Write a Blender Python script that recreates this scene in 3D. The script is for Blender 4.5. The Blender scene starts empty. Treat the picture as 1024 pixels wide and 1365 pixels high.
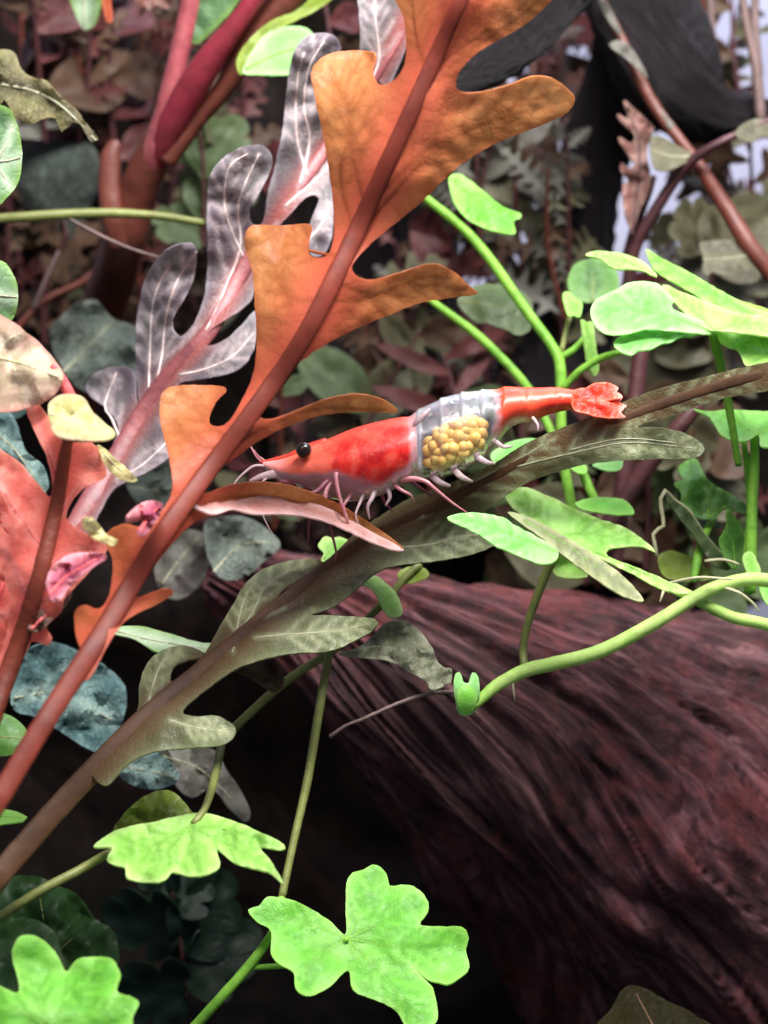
import bpy, bmesh, math, random
import numpy as np
from mathutils import Vector, Matrix, noise, Euler
from mathutils.geometry import delaunay_2d_cdt

random.seed(7)
sc = bpy.context.scene
C = sc.collection
sc.unit_settings.system = 'METRIC'
sc.unit_settings.scale_length = 0.01          # one unit = one centimetre

# ------------------------------------------------------------------ camera
D0 = 14.0                                     # cm from lens to the shrimp
PIX = 0.005                                   # cm per photo pixel at that distance
PITCH = math.radians(14)
FW = Vector((0, math.cos(PITCH), -math.sin(PITCH)))
UP = Vector((0, math.sin(PITCH), math.cos(PITCH)))
RT = Vector((1, 0, 0))
CAM = -FW * D0
cam = bpy.data.cameras.new('camera')
cam.sensor_fit = 'HORIZONTAL'; cam.sensor_width = 36
cam.lens = 18.0 / (512 * PIX / D0)
cam.clip_start = 0.1; cam.clip_end = 400
cam.dof.use_dof = True; cam.dof.focus_distance = D0 - 0.35
cam.dof.aperture_fstop = cam.lens * 1e-3 / (2 * 0.08)
co = bpy.data.objects.new('camera', cam); C.objects.link(co)
co.location = CAM
co.rotation_euler = (math.pi / 2 - PITCH, 0, 0)
sc.camera = co

# ------------------------------------------------------------------ light
w = bpy.data.worlds.new('World'); sc.world = w; w.use_nodes = True
bg = w.node_tree.nodes['Background']
bg.inputs[0].default_value = (0.75, 0.8, 1.0, 1); bg.inputs[1].default_value = 0.22

def area(name, loc, target, sx, sy, power, col):
    l = bpy.data.lights.new(name, 'AREA'); l.shape = 'RECTANGLE'
    l.size = sx; l.size_y = sy; l.energy = power; l.color = col
    o = bpy.data.objects.new(name, l); C.objects.link(o)
    o.location = loc
    o.rotation_euler = (Vector(target) - Vector(loc)).to_track_quat('-Z', 'Y').to_euler()
    return o
area('aquarium_lamp', (3.0, -2.9, 12.5), (0.3, 0.5, 0), 12, 3.5, 6600, (1.0, 0.97, 0.96))
area('back_wall_fill', (5, 12.5, 14), (4, 14.5, 3), 12, 2.5, 1900, (0.80, 0.84, 1.0))  # unseen lamp added to brighten the back wall
area('front_fill', (-5, -9.5, 13), (-0.5, -0.5, 0.5), 8, 6, 530, (1.0, 0.95, 0.93))  # unseen fill added to brighten surfaces facing the camera

sc.view_settings.view_transform = 'Standard'
sc.view_settings.look = 'None'
sc.view_settings.exposure = 0.0
sc.view_settings.gamma = 1.0
sc.cycles.max_bounces = 10
sc.cycles.transparent_max_bounces = 16

# ------------------------------------------------------------------ helpers
def P(px, py, d=0.0):
    """a photo pixel at d cm beyond the shrimp's distance -> world point"""
    s = (D0 + d) / D0 * PIX
    return CAM + FW * (D0 + d) + RT * ((px - 512) * s) + UP * ((682.5 - py) * s)

def srgb(r, g, b):
    f = lambda c: ((c / 255 + 0.055) / 1.055) ** 2.4 if c > 10 else c / 255 / 12.92
    return (f(r), f(g), f(b), 1)

def thing(name, label, cat, loc, group=None):
    o = bpy.data.objects.new(name, None); C.objects.link(o)
    o.empty_display_size = 0.1
    o.location = loc; o['label'] = label; o['category'] = cat
    if group: o['group'] = group
    return o

def origin(o):
    v = Vector((0, 0, 0))
    while o is not None:
        v += o.location; o = o.parent
    return v

def link(name, me, mat, parent=None, label=None):
    o = bpy.data.objects.new(name, me); C.objects.link(o)
    if mat: me.materials.append(mat)
    if parent is not None:
        o.parent = parent
    if label: o['label'] = label
    return o

def catmull(pts, closed, step):
    pts = [np.array(p, float) for p in pts]
    n = len(pts); out = []
    rng = range(n) if closed else range(n - 1)
    for i in rng:
        if closed:
            p0, p1, p2, p3 = pts[i - 1], pts[i], pts[(i + 1) % n], pts[(i + 2) % n]
        else:
            p0 = pts[max(i - 1, 0)]; p1 = pts[i]; p2 = pts[i + 1]; p3 = pts[min(i + 2, n - 1)]
        L = np.linalg.norm((p2 - p1)[:2]); k = max(1, int(L / step))
        for j in range(k):
            t = j / k
            out.append(0.5 * ((2 * p1) + (-p0 + p2) * t + (2 * p0 - 5 * p1 + 4 * p2 - p3) * t * t
                              + (-p0 + 3 * p1 - 3 * p2 + p3) * t ** 3))
    if not closed: out.append(pts[-1])
    return np.array(out)

def seg_dist(Q, poly, closed=False):
    """distance of every point in Q to a polyline"""
    A = poly; B = np.roll(poly, -1, 0)
    if not closed: A = A[:-1]; B = B[:-1]
    best = np.full(len(Q), 1e9)
    for a, b in zip(A, B):
        ab = b - a; L = (ab * ab).sum()
        if L < 1e-9: continue
        t = np.clip(((Q - a) @ ab) / L, 0, 1)
        best = np.minimum(best, np.hypot(*(Q - a - t[:, None] * ab).T))
    return best

def inside(Q, poly):
    x, y = Q[:, 0], Q[:, 1]; r = np.zeros(len(Q), bool)
    a = poly; b = np.roll(poly, -1, 0)
    for (x0, y0), (x1, y1) in zip(a, b):
        c = (y0 > y) != (y1 > y)
        if not c.any(): continue
        r ^= c & (x < (x1 - x0) * (y - y0) / ((y1 - y0) + 1e-12) + x0)
    return r

def tps_phi(A, B):
    r2 = ((A[:, None] - B[None]) ** 2).sum(2)
    return 0.5 * r2 * np.log(r2 + 1e-9)

def depthfn(spec):
    """d0 + slopes (cm per cm) + control points + waviness"""
    cx, cy = spec.get('c', (512, 682)); d0 = spec.get('d', 0); sx = spec.get('sx', 0); sy = spec.get('sy', 0)
    ct = spec.get('ctrl'); wav = spec.get('wav', 0.03); wl = spec.get('wl', 60.0); fold = spec.get('fold', 0)
    rib = spec.get('rib'); seed = spec.get('seed', 0.0); cup = spec.get('cup', 0)
    ribp = catmull(rib, False, 20)[:, :2] if (fold and rib is not None) else None
    if ct is not None:                         # thin plate spline through the control points
        K = np.array(ct, float); TK = K[:, :2] / 100; n = len(K)
        Am = np.zeros((n + 3, n + 3)); Am[:n, :n] = tps_phi(TK, TK) + np.eye(n) * 0.05
        Am[:n, n] = 1; Am[:n, n + 1:] = TK; Am[n, :n] = 1; Am[n + 1:, :n] = TK.T
        TW = np.linalg.solve(Am, np.r_[K[:, 2], 0, 0, 0])
    calm = catmull(spec['calm'], False, 15)[:, :2] if 'calm' in spec else None
    def f(Q):
        Q = np.atleast_2d(np.array(Q, float))
        if ct is not None:
            d = tps_phi(Q[:, :2] / 100, TK) @ TW[:-3] + TW[-3] + Q[:, :2] / 100 @ TW[-2:]
        else:
            d = d0 + sx * (Q[:, 0] - cx) * PIX + sy * (cy - Q[:, 1]) * PIX
        if ribp is not None:
            d = d + fold * seg_dist(Q[:, :2], ribp) * PIX
        if cup:
            d = d + cup * ((Q[:, 0] - cx) ** 2 + (Q[:, 1] - cy) ** 2) * PIX * PIX
        if wav:
            kk = 1.0 if calm is None else 1 - np.exp(-(seg_dist(Q[:, :2], calm) / 45.0) ** 2)
            d = d + kk * np.array([wav * noise.noise(Vector((q[0] / wl, q[1] / wl, seed))) +
                              0.35 * wav * noise.noise(Vector((q[0] / wl * 2.7, q[1] / wl * 2.7, seed + 5))) for q in Q])
        return d
    return f

def tube_mesh(pts, rad, sides=8, rough=0.0, flat=1.0):
    """pts: world Vectors, rad: radii"""
    n = len(pts); V = []; F = []
    pts = [Vector(p) for p in pts]
    ref = None
    for i, p in enumerate(pts):
        t = (pts[min(i + 1, n - 1)] - pts[max(i - 1, 0)]).normalized()
        if ref is None:
            ref = FW.cross(t)
            if ref.length < 1e-4: ref = RT.copy()
        ref = (ref - t * ref.dot(t)).normalized(); bi = t.cross(ref)
        for k in range(sides):
            a = 2 * math.pi * k / sides
            r = rad[i]
            if rough: r *= 1 + rough * noise.noise(p * (1.2 / max(rad[i], .01)) + Vector((math.cos(a), math.sin(a), 0)))
            V.append(p + ref * (math.cos(a) * r) + bi * (math.sin(a) * r * flat))
    for i in range(n - 1):
        for k in range(sides):
            k2 = (k + 1) % sides
            F.append((i * sides + k, i * sides + k2, (i + 1) * sides + k2, (i + 1) * sides + k))
    V.append(pts[0] - (pts[1] - pts[0]).normalized() * rad[0] * 0.4); V.append(pts[-1] + (pts[-1] - pts[-2]).normalized() * rad[-1] * 0.6)
    for k in range(sides):
        k2 = (k + 1) % sides
        F.append((n * sides, k2, k)); F.append((n * sides + 1, (n - 1) * sides + k, (n - 1) * sides + k2))
    return V, F

def mesh_from(name, V, F, off, smooth=True):
    me = bpy.data.meshes.new(name)
    me.from_pydata([tuple(Vector(v) - off) for v in V], [], F); me.update()
    if smooth: me.polygons.foreach_set('use_smooth', [True] * len(F))
    return me

def tube(name, pts3, mat, parent, sides=8, step=8, rough=0.07, flat=1.0, label=None):
    """pts3: (px, py, d, radius in px)"""
    q = catmull(pts3, False, step)
    pts = [P(a, b, d) for a, b, d, r in q]
    rad = [max(0.15, r) * PIX * (D0 + d) / D0 for a, b, d, r in q]
    V, F = tube_mesh(pts, rad, sides, rough, flat)
    return link(name, mesh_from(name, V, F, origin(parent)), mat, parent, label)

def leaf(name, outline, spec, mat, parent, rib=None, ribw=10, veins=(), veinw=5, edgew=5, spacing=8.0,
         thick=0.011, jag=0.8, label=None):
    """a blade: traced outline triangulated inside, bent in depth, given thickness"""
    df = depthfn(spec)
    ol = catmull(outline, True, spacing * 0.75)[:, :2]
    ol = ol + np.array([[jag * noise.noise(Vector((a / 7, b / 7, 1.5))), jag * noise.noise(Vector((a / 7, b / 7, 8.5)))] for a, b in ol])
    lo, hi = ol.min(0), ol.max(0)
    gx = np.arange(lo[0], hi[0], spacing); gy = np.arange(lo[1], hi[1], spacing * 0.87)
    G = np.array([(x + (spacing / 2 if j % 2 else 0), y) for j, y in enumerate(gy) for x in gx]).reshape(-1, 2)
    G = G + np.random.RandomState(3).uniform(-.12, .12, G.shape) * spacing
    G = G[inside(G, ol)]
    if len(G): G = G[seg_dist(G, ol, True) > spacing * 0.55]
    Q = np.vstack([ol, G])
    vo, eo, fo, *_ = delaunay_2d_cdt([Vector(q) for q in Q], [], [list(range(len(ol)))], 1, 1e-4)
    Q = np.array([(v[0], v[1]) for v in vo])
    tri = np.array(fo); tri = tri[inside(Q[tri].mean(1), ol)]; fo = tri.tolist()
    d = df(Q)
    off = origin(parent)
    V = [P(q[0], q[1], dd) for q, dd in zip(Q, d)]
    F = [tuple(f) for f in fo]
    me = mesh_from(name, V, F, off)
    def at(nm, arr):
        a = me.attributes.new(nm, 'FLOAT', 'POINT'); a.data.foreach_set('value', np.asarray(arr, np.float32))
    at('rib', np.exp(-(seg_dist(Q, catmull(rib, False, 10)[:, :2]) / ribw) ** 2) if rib is not None else np.zeros(len(Q)))
    vv = np.zeros(len(Q))
    for v in veins: vv = np.maximum(vv, np.exp(-(seg_dist(Q, catmull(v, False, 8)[:, :2]) / veinw) ** 2))
    at('vein', vv)
    at('edge', np.exp(-(seg_dist(Q, ol, True) / edgew) ** 2))
    a = me.attributes.new('lf', 'FLOAT_VECTOR', 'POINT')
    a.data.foreach_set('vector', np.column_stack([Q / 100.0, d]).astype(np.float32).ravel())
    o = link(name, me, mat, parent, label)
    m = o.modifiers.new('thickness', 'SOLIDIFY'); m.thickness = thick; m.offset = 0
    m = o.modifiers.new('crisp_rim', 'EDGE_SPLIT'); m.split_angle = math.radians(55)
    return o, df

def on_leaf(df, line, r0, r1, lift=0.004):
    """polyline on the blade -> tube control points with depth, tapering r0..r1 (px)"""
    L = np.array(line, float)[:, :2]
    if len(L) < 10: L = catmull(L, False, 6)
    dd = df(L); n = len(L)
    return [(a, b, d - lift, r0 + (r1 - r0) * i / (n - 1)) for i, ((a, b), d) in enumerate(zip(L, dd))]

def ribtube(df, line, radii, mat, parent, lift=0.0, sides=14, rough=0.05, flat=0.3, step=7):
    """a midrib that follows the blade: half sunk strap with given radii (px) along the line"""
    q = catmull([(a, b, r) for (a, b), r in zip(line, radii)], False, step)
    dd = df(q[:, :2])
    k = np.ones(13) / 13; dd = np.convolve(np.pad(dd, 6, mode='edge'), k, 'valid')
    pts = [P(a, b, d - lift) for (a, b, r), d in zip(q, dd)]
    V, F = tube_mesh(pts, [r * PIX * (D0 + d) / D0 for r, d in zip(q[:, 2], dd)], sides, rough, flat)
    return link('midrib', mesh_from('midrib', V, F, origin(parent)), mat, parent)

# ------------------------------------------------------------------ materials
class NT:
    def __init__(s, name):
        s.m = bpy.data.materials.new(name); s.m.use_nodes = True
        s.t = s.m.node_tree; s.t.nodes.clear()
        s.out = s.t.nodes.new('ShaderNodeOutputMaterial')
    def n(s, typ, props=None, **ins):
        nd = s.t.nodes.new('ShaderNode' + typ)
        for k, v in (props or {}).items(): setattr(nd, k, v)
        for k, v in ins.items():
            key = int(k[1:]) if k[0] == '_' and k[1:].isdigit() else k.replace('_', ' ')
            s.set(nd.inputs[key], v)
        return nd
    def set(s, inp, v):
        if hasattr(v, 'links') or isinstance(v, bpy.types.NodeSocket): s.t.links.new(v, inp)
        else: inp.default_value = v
    def attr(s, name): return s.n('Attribute', {'attribute_name': name})
    def math(s, op, a, b=0.0, clamp=False):
        return s.n('Math', {'operation': op, 'use_clamp': clamp}, _0=a, _1=b).outputs[0]
    def mix(s, f, a, b, blend='MIX'):
        nd = s.t.nodes.new('ShaderNodeMix'); nd.data_type = 'RGBA'; nd.blend_type = blend
        s.set(nd.inputs[0], f); s.set(nd.inputs[6], a); s.set(nd.inputs[7], b)
        return nd.outputs[2]
    def noise(s, vec, scale, detail=4, rough=0.6, dist=0.0):
        return s.n('TexNoise', None, Vector=vec, Scale=scale, Detail=detail, Roughness=rough, Distortion=dist).outputs[0]
    def ramp(s, f, stops):
        r = s.n('ValToRGB', None, Fac=f); e = r.color_ramp.elements
        while len(e) < len(stops): e.new(0.5)
        for el, (p, c) in zip(e, stops):
            el.position = p; el.color = c if len(c) == 4 else (*c, 1)
        return r.outputs[0]
    def rng(s, f, a, b, c=0.0, d=1.0):
        return s.n('MapRange', None, Value=f, From_Min=a, From_Max=b, To_Min=c, To_Max=d).outputs[0]

def leaf_mat(name, c1, c2, rib=None, edge=None, vein=None, net=None, netf=0.35, cells=7.0, mott=2.2, trans=0.4, rough=0.38,
             spots=None, spotf=0.6, transp=0.0, bump=0.25, edgef=0.7, veinf=0.9, ribf=0.9, spec=0.3, tcol=None, veinb=0.0, dk=0.7):
    t = NT(name)
    v = t.attr('lf').outputs['Vector']
    n1 = t.noise(v, mott, 5, 0.62, 0.4)
    col = t.mix(t.rng(n1, 0.36, 0.66), c1, c2)
    n2 = t.noise(v, mott * 5.5, 4, 0.65)
    dark = t.mix(1.0, col, (0.68, 0.66, 0.66, 1), 'MULTIPLY')
    col = t.mix(t.rng(n2, 0.44, 0.78, 0, dk), col, dark)
    warp = t.n('VectorMath', {'operation': 'ADD'}, _0=v, _1=t.n('VectorMath', {'operation': 'SCALE'}, _0=t.n('TexNoise', None, Vector=v, Scale=9.0).outputs['Color'], Scale=0.09).outputs[0]).outputs[0]
    vor = t.n('TexVoronoi', {'feature': 'DISTANCE_TO_EDGE'}, Vector=warp, Scale=cells).outputs['Distance']
    line = t.rng(vor, 0.0, 0.12, 1, 0)
    if net is not None: col = t.mix(t.math('MULTIPLY', line, netf), col, net)
    if spots is not None:
        n3 = t.noise(v, mott * 3.1, 3, 0.7)
        col = t.mix(t.rng(n3, 0.56, 0.72, 0, spotf), col, spots)
    if edge is not None: col = t.mix(t.math('MULTIPLY', t.attr('edge').outputs['Fac'], edgef), col, edge)
    if rib is not None: col = t.mix(t.math('MULTIPLY', t.attr('rib').outputs['Fac'], ribf), col, rib)
    if vein is not None: col = t.mix(t.math('MULTIPLY', t.attr('vein').outputs['Fac'], veinf), col, vein)
    grain = t.noise(v, 38, 3, 0.7)
    col = t.mix(t.rng(grain, 0.35, 0.7, 0, 0.32), col, t.mix(1.0, col, (0.62, 0.62, 0.62, 1), 'MULTIPLY'))
    h = t.math('ADD', t.math('ADD', t.math('MULTIPLY', n2, 0.5), t.math('MULTIPLY', grain, 0.12)), t.math('ADD', t.math('MULTIPLY', line, -0.35), t.math('MULTIPLY', t.attr('vein').outputs['Fac'], -veinb)))
    bp = t.n('Bump', None, Strength=bump, Distance=0.03, Height=h).outputs[0]
    pb = t.n('BsdfPrincipled', None, Base_Color=col, Roughness=t.rng(n2, 0.3, 0.7, rough - .1, rough + .18), Specular_IOR_Level=spec, Normal=bp)
    tc = t.n('Gamma', None, Color=t.mix(1.0, col, tcol or (1.0, 1.0, 0.9, 1), 'MULTIPLY'), Gamma=0.5).outputs[0]
    tr = t.n('BsdfTranslucent', None, Color=tc, Normal=bp)
    sh = t.n('MixShader', None, _0=trans, _1=pb.outputs[0], _2=tr.outputs[0]).outputs[0]
    if transp:
        sh = t.n('MixShader', None, _0=transp, _1=sh, _2=t.n('BsdfTransparent').outputs[0]).outputs[0]
    t.t.links.new(sh, t.out.inputs[0])
    return t.m

def plain_mat(name, c1, c2, scale=3.0, rough=0.4, trans=0.0, bump=0.2, spec=0.5, stretch=(1, 1, 1), sss=0.0, coat=0.0):
    t = NT(name)
    v = t.n('TexCoord').outputs['Object']
    v = t.n('Mapping', None, Vector=v, Scale=stretch).outputs[0]
    n1 = t.noise(v, scale, 5, 0.65, 0.3); n2 = t.noise(v, scale * 6, 4, 0.6)
    col = t.mix(t.rng(n1, 0.36, 0.64), c1, c2)
    col = t.mix(t.rng(n2, 0.45, 0.75, 0, 0.6), col, t.mix(1.0, col, (0.5, 0.5, 0.5, 1), 'MULTIPLY'))
    bp = t.n('Bump', None, Strength=bump, Distance=0.03, Height=n2).outputs[0]
    pb = t.n('BsdfPrincipled', None, Base_Color=col, Roughness=rough, Specular_IOR_Level=spec, Normal=bp, Coat_Weight=coat, Coat_Roughness=0.15)
    sh = pb.outputs[0]
    if trans:
        tr = t.n('BsdfTranslucent', None, Color=col)
        sh = t.n('MixShader', None, _0=trans, _1=sh, _2=tr.outputs[0]).outputs[0]
    t.t.links.new(sh, t.out.inputs[0])
    return t.m

def wood_mat(name, dark, mid, light, moss=None, bump=0.8, spec=0.12, streak=.75):
    t = NT(name)
    uv = t.attr('grain').outputs['Vector']
    st = t.n('Mapping', None, Vector=uv, Scale=(1.0, 3.0, 3.0)).outputs[0]
    g1 = t.noise(st, 1.6, 7, 0.68, 0.8)
    st2 = t.n('Mapping', None, Vector=uv, Scale=(2.6, 9.0, 9.0)).outputs[0]
    g2 = t.noise(st2, 1.5, 5, 0.7, 0.5)
    st3 = t.n('Mapping', None, Vector=uv, Scale=(9.0, 30.0, 30.0)).outputs[0]
    g3 = t.noise(st3, 1.2, 4, 0.75, 0.3)
    big = t.noise(t.n('TexCoord').outputs['Object'], 0.55, 4, 0.6, 0.3)
    col = t.ramp(g1, [(0.34, dark), (0.52, mid), (0.70, light)])
    col = t.mix(t.rng(g2, 0.42, 0.64, 0, streak), col, t.mix(1.0, col, (0.35, 0.32, 0.36, 1), 'MULTIPLY'))
    col = t.mix(t.rng(big, 0.42, 0.62, 0, 0.7), col, t.mix(1.0, col, (0.75, 0.6, 0.85, 1), 'MULTIPLY'))
    col = t.mix(t.rng(g3, 0.40, 0.66, 0, 0.55), col, t.mix(1.0, col, (0.42, 0.40, 0.42, 1), 'MULTIPLY'))
    if moss is not None:
        fine = t.noise(t.n('TexCoord').outputs['Object'], 6.0, 5, 0.7)
        col = t.mix(t.rng(t.math('ADD', fine, big), 0.95, 1.25, 0, 0.6), col, moss)
    h = t.math('ADD', t.math('ADD', g1, t.math('MULTIPLY', g2, 0.6)), t.math('MULTIPLY', g3, 0.35))
    bp = t.n('Bump', None, Strength=bump, Distance=0.12, Height=h).outputs[0]
    pb = t.n('BsdfPrincipled', None, Base_Color=col, Roughness=t.rng(g2, 0.3, 0.7, 0.5, 0.9), Specular_IOR_Level=spec, Normal=bp)
    t.t.links.new(pb.outputs[0], t.out.inputs[0])
    return t.m

M = {}
M['orange'] = leaf_mat('orange_leaf', srgb(226, 166, 108), srgb(210, 142, 86), rib=srgb(226, 104, 88), edge=srgb(186, 92, 54), vein=srgb(168, 94, 50), net=srgb(190, 116, 66), netf=0.35,
                       cells=6, mott=1.1, trans=0.62, dk=.25, veinb=.5, veinf=0.5, ribf=0.8, edgef=0.4, spots=srgb(216, 150, 96), spotf=0.5, bump=.15)
M['orange_rib'] = plain_mat('orange_midrib', srgb(136, 58, 43), srgb(110, 46, 34), 1.5, 0.5, 0.2, 0.08, spec=.3)
M['coral'] = leaf_mat('coral_leaf', srgb(255, 164, 148), srgb(255, 138, 126), rib=srgb(246, 120, 108), edge=srgb(255, 170, 150), vein=srgb(255, 180, 170), net=srgb(226, 100, 110), netf=0.2, cells=9, mott=2.0, trans=0.6, dk=.3, spots=srgb(255, 170, 170), bump=0.22)
M['coral_rib'] = plain_mat('coral_midrib', srgb(134, 60, 42), srgb(108, 48, 36), 2.0, 0.5, 0.15, 0.4, spec=.3)
M['pink'] = leaf_mat('pink_young_leaf', srgb(246, 150, 160), srgb(206, 110, 136), rib=srgb(150, 60, 90), edge=srgb(250, 190, 195), net=srgb(150, 60, 90), cells=6, mott=3, trans=0.4, rough=0.28, bump=0.5)
M['fringe'] = leaf_mat('pink_fringe', srgb(226, 170, 162), srgb(206, 140, 124), edge=srgb(240, 206, 206), cells=9, mott=3, trans=.45, spots=srgb(216, 180, 196))
M['grey'] = leaf_mat('grey_purple_leaf', srgb(128, 128, 126), srgb(106, 92, 102), rib=srgb(180, 96, 88), edge=srgb(168, 158, 168), vein=srgb(214, 196, 198), net=srgb(92, 66, 80), netf=0.3, cells=8, mott=1.2, trans=0.35, spots=srgb(132, 138, 130), spotf=0.5, edgef=0.6, veinf=0.6, ribf=0.8, rough=0.33, dk=.35)
M['grey_vein'] = plain_mat('pale_vein', srgb(236, 228, 228), srgb(224, 190, 180), 4, 0.35)
M['grey_rib'] = plain_mat('grey_leaf_midrib', srgb(152, 84, 84), srgb(112, 58, 64), 3, 0.45)
M['brown'] = leaf_mat('olive_brown_leaf', srgb(104, 114, 78), srgb(80, 86, 54), rib=srgb(104, 78, 52), edge=srgb(126, 134, 100), vein=srgb(154, 160, 122), net=srgb(66, 58, 42), netf=0.25, cells=9, mott=2.0, trans=0.3, spots=srgb(122, 124, 96), spotf=0.5, ribf=0.95, edgef=0.5, rough=0.4)
M['brown_rib'] = plain_mat('brown_midrib', srgb(94, 64, 42), srgb(68, 46, 30), 2.0, 0.55, 0.05, 0.15, spec=.25)
M['brown_vein'] = plain_mat('olive_pale_vein', srgb(176, 176, 146), srgb(130, 128, 100), 4, 0.4)
def green(name, a, b, edge, trans=0.45, spots=None, net=None):
    return leaf_mat(name, a, b, rib=tuple(x * .6 + y * .4 for x, y in zip(a[:3], (.48, .60, .30))) + (1,), edge=edge, vein=tuple(x * .62 for x in b[:3]) + (1,), net=net or srgb(150, 210, 90), netf=0.12, cells=9, mott=1.8, trans=trans, rough=0.4, spots=spots, spotf=0.5, edgef=0.5, veinf=0.7, ribf=0.55, bump=0.16, veinb=0.8, dk=.45, tcol=(0.95, 1.0, 0.6, 1))
M['lime'] = green('lime_leaf', srgb(150, 224, 96), srgb(118, 208, 66), srgb(190, 236, 130), spots=srgb(150, 214, 120))
M['mint'] = green('mint_leaf', srgb(160, 232, 140), srgb(136, 222, 110), srgb(210, 246, 190), spots=srgb(176, 226, 150))
M['pale_green'] = green('pale_green_leaf', srgb(184, 234, 124), srgb(154, 222, 96), srgb(232, 244, 180), spots=srgb(190, 226, 150))
M['leafgreen'] = green('mid_green_leaf', srgb(92, 150, 62), srgb(70, 124, 48), srgb(130, 176, 90))
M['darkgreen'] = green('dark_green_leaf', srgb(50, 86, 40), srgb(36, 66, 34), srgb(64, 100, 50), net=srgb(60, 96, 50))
M['yellowgreen'] = green('yellow_green_leaf', srgb(140, 160, 50), srgb(112, 132, 44), srgb(180, 200, 100))
M['underside'] = green('grey_green_underside', srgb(150, 156, 112), srgb(128, 136, 96), srgb(190, 190, 140), trans=0.3)
M['stem'] = plain_mat('green_stem', srgb(150, 206, 80), srgb(112, 172, 58), 2.5, 0.5, 0.25, 0.2, spec=.25)
M['runner'] = plain_mat('pale_runner', srgb(206, 232, 140), srgb(160, 206, 92), 1.6, 0.5, 0.25, 0.2, spec=.25)
M['dimstem'] = plain_mat('olive_stem', srgb(136, 142, 76), srgb(108, 116, 58), 2.0, 0.45, 0.1)
M['root'] = plain_mat('pale_root', srgb(216, 214, 170), srgb(180, 170, 140), 3, 0.5, 0.2)
M['dimroot'] = plain_mat('dim_root', srgb(120, 96, 92), srgb(92, 74, 70), 3, 0.6)
M['pale'] = leaf_mat('pale_old_leaf', srgb(206, 178, 164), srgb(186, 170, 140), rib=srgb(226, 214, 180), edge=srgb(214, 150, 136), vein=srgb(236, 226, 206), net=srgb(190, 150, 130), cells=5, mott=1.6, trans=0.5, transp=0.12, spots=srgb(206, 196, 160))
M['paleyellow'] = leaf_mat('pale_yellow_leaf', srgb(198, 196, 122), srgb(206, 190, 150), rib=srgb(226, 226, 160), edge=srgb(214, 190, 160), vein=srgb(230, 228, 170), cells=6, trans=0.5, transp=0.08)
M['decay'] = leaf_mat('decayed_grey_leaf', srgb(146, 150, 124), srgb(104, 108, 86), rib=srgb(150, 150, 120), edge=srgb(176, 176, 152), net=srgb(90, 94, 72), netf=0.2, cells=14, mott=3.5, trans=0.35, bump=0.5, spots=srgb(190, 190, 168))
M['olive'] = leaf_mat('olive_yellow_leaf', srgb(132, 130, 84), srgb(104, 96, 70), rib=srgb(70, 62, 48), edge=srgb(150, 140, 96), net=srgb(94, 88, 62), netf=0.3, cells=13, mott=3.5, trans=0.3, bump=0.6, spots=srgb(160, 160, 120))
M['sage'] = leaf_mat('sage_edge_leaf', srgb(120, 160, 110), srgb(96, 130, 90), rib=srgb(200, 220, 190), edge=srgb(140, 180, 80), vein=srgb(206, 222, 196), net=srgb(90, 124, 84), cells=5, trans=0.4)
M['redstem'] = plain_mat('crimson_stem', srgb(150, 44, 62), srgb(120, 46, 48), 1.2, 0.42, 0.1, 0.3)
M['pinkstem'] = plain_mat('pink_stem', srgb(184, 104, 104), srgb(150, 62, 74), 1.5, 0.42, 0.1, 0.3)
M['brownstem'] = plain_mat('russet_stem', srgb(116, 56, 42), srgb(92, 50, 40), 1.3, 0.5, 0.1, 0.3)
M['maroonstem'] = plain_mat('maroon_stem', srgb(84, 44, 46), srgb(60, 32, 36), 1.5, 0.5, 0.0, 0.3)
def dim(name, a, b, edge=None, vein=None, **k):  # background leaf colours darkened in place of the shade plants cast between them
    return leaf_mat(name, a, b, rib=vein or edge or a, edge=edge or a, vein=vein, net=b, netf=0.2, cells=8, mott=1.8, trans=k.pop('trans', 0.3), rough=0.45, ribf=0.5, edgef=0.4, **k)
M['bg_olive'] = dim('dim_olive_leaf', srgb(98, 96, 70), srgb(70, 66, 50), srgb(120, 118, 90))
M['bg_grey'] = dim('dim_grey_leaf', srgb(112, 110, 100), srgb(84, 78, 74), srgb(134, 134, 122))
M['bg_maroon'] = dim('dim_maroon_leaf', srgb(98, 50, 50), srgb(64, 32, 38), srgb(116, 66, 62))
M['bg_brown'] = dim('dim_brown_leaf', srgb(92, 68, 52), srgb(62, 46, 38), srgb(110, 86, 66))
M['bg_rose'] = dim('dusty_rose_leaf', srgb(150, 92, 84), srgb(112, 70, 66), srgb(150, 130, 118))
M['bg_green'] = dim('dim_green_leaf', srgb(84, 104, 64), srgb(62, 78, 48), srgb(110, 126, 84))
M['teal'] = leaf_mat('teal_leaf', srgb(82, 116, 116), srgb(50, 76, 78), rib=srgb(150, 176, 168), edge=srgb(120, 150, 150), vein=srgb(150, 180, 170), net=srgb(60, 88, 88), netf=.4, cells=12, mott=4, trans=.3, spots=srgb(136, 172, 166), spotf=.7, bump=.7, veinf=.5)
M['lowgrey'] = leaf_mat('low_grey_leaf', srgb(92, 104, 96), srgb(64, 70, 64), rib=srgb(120, 130, 118), edge=srgb(110, 116, 108), vein=srgb(122, 132, 120), net=srgb(54, 60, 54), netf=.4, cells=12, mott=4, trans=.3, spots=srgb(128, 138, 128), spotf=.7, bump=.7, veinf=.5)
M['lowvein'] = plain_mat('low_leaf_vein', srgb(126, 140, 130), srgb(92, 104, 98), 4, .6, .2, spec=.15)
M['bg_dim'] = dim('dim_floor_leaf', srgb(44, 40, 20), srgb(30, 28, 16), spec=.03)
M['bg_dark'] = dim('shadow_green_leaf', srgb(22, 44, 30), srgb(14, 30, 22))
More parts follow.
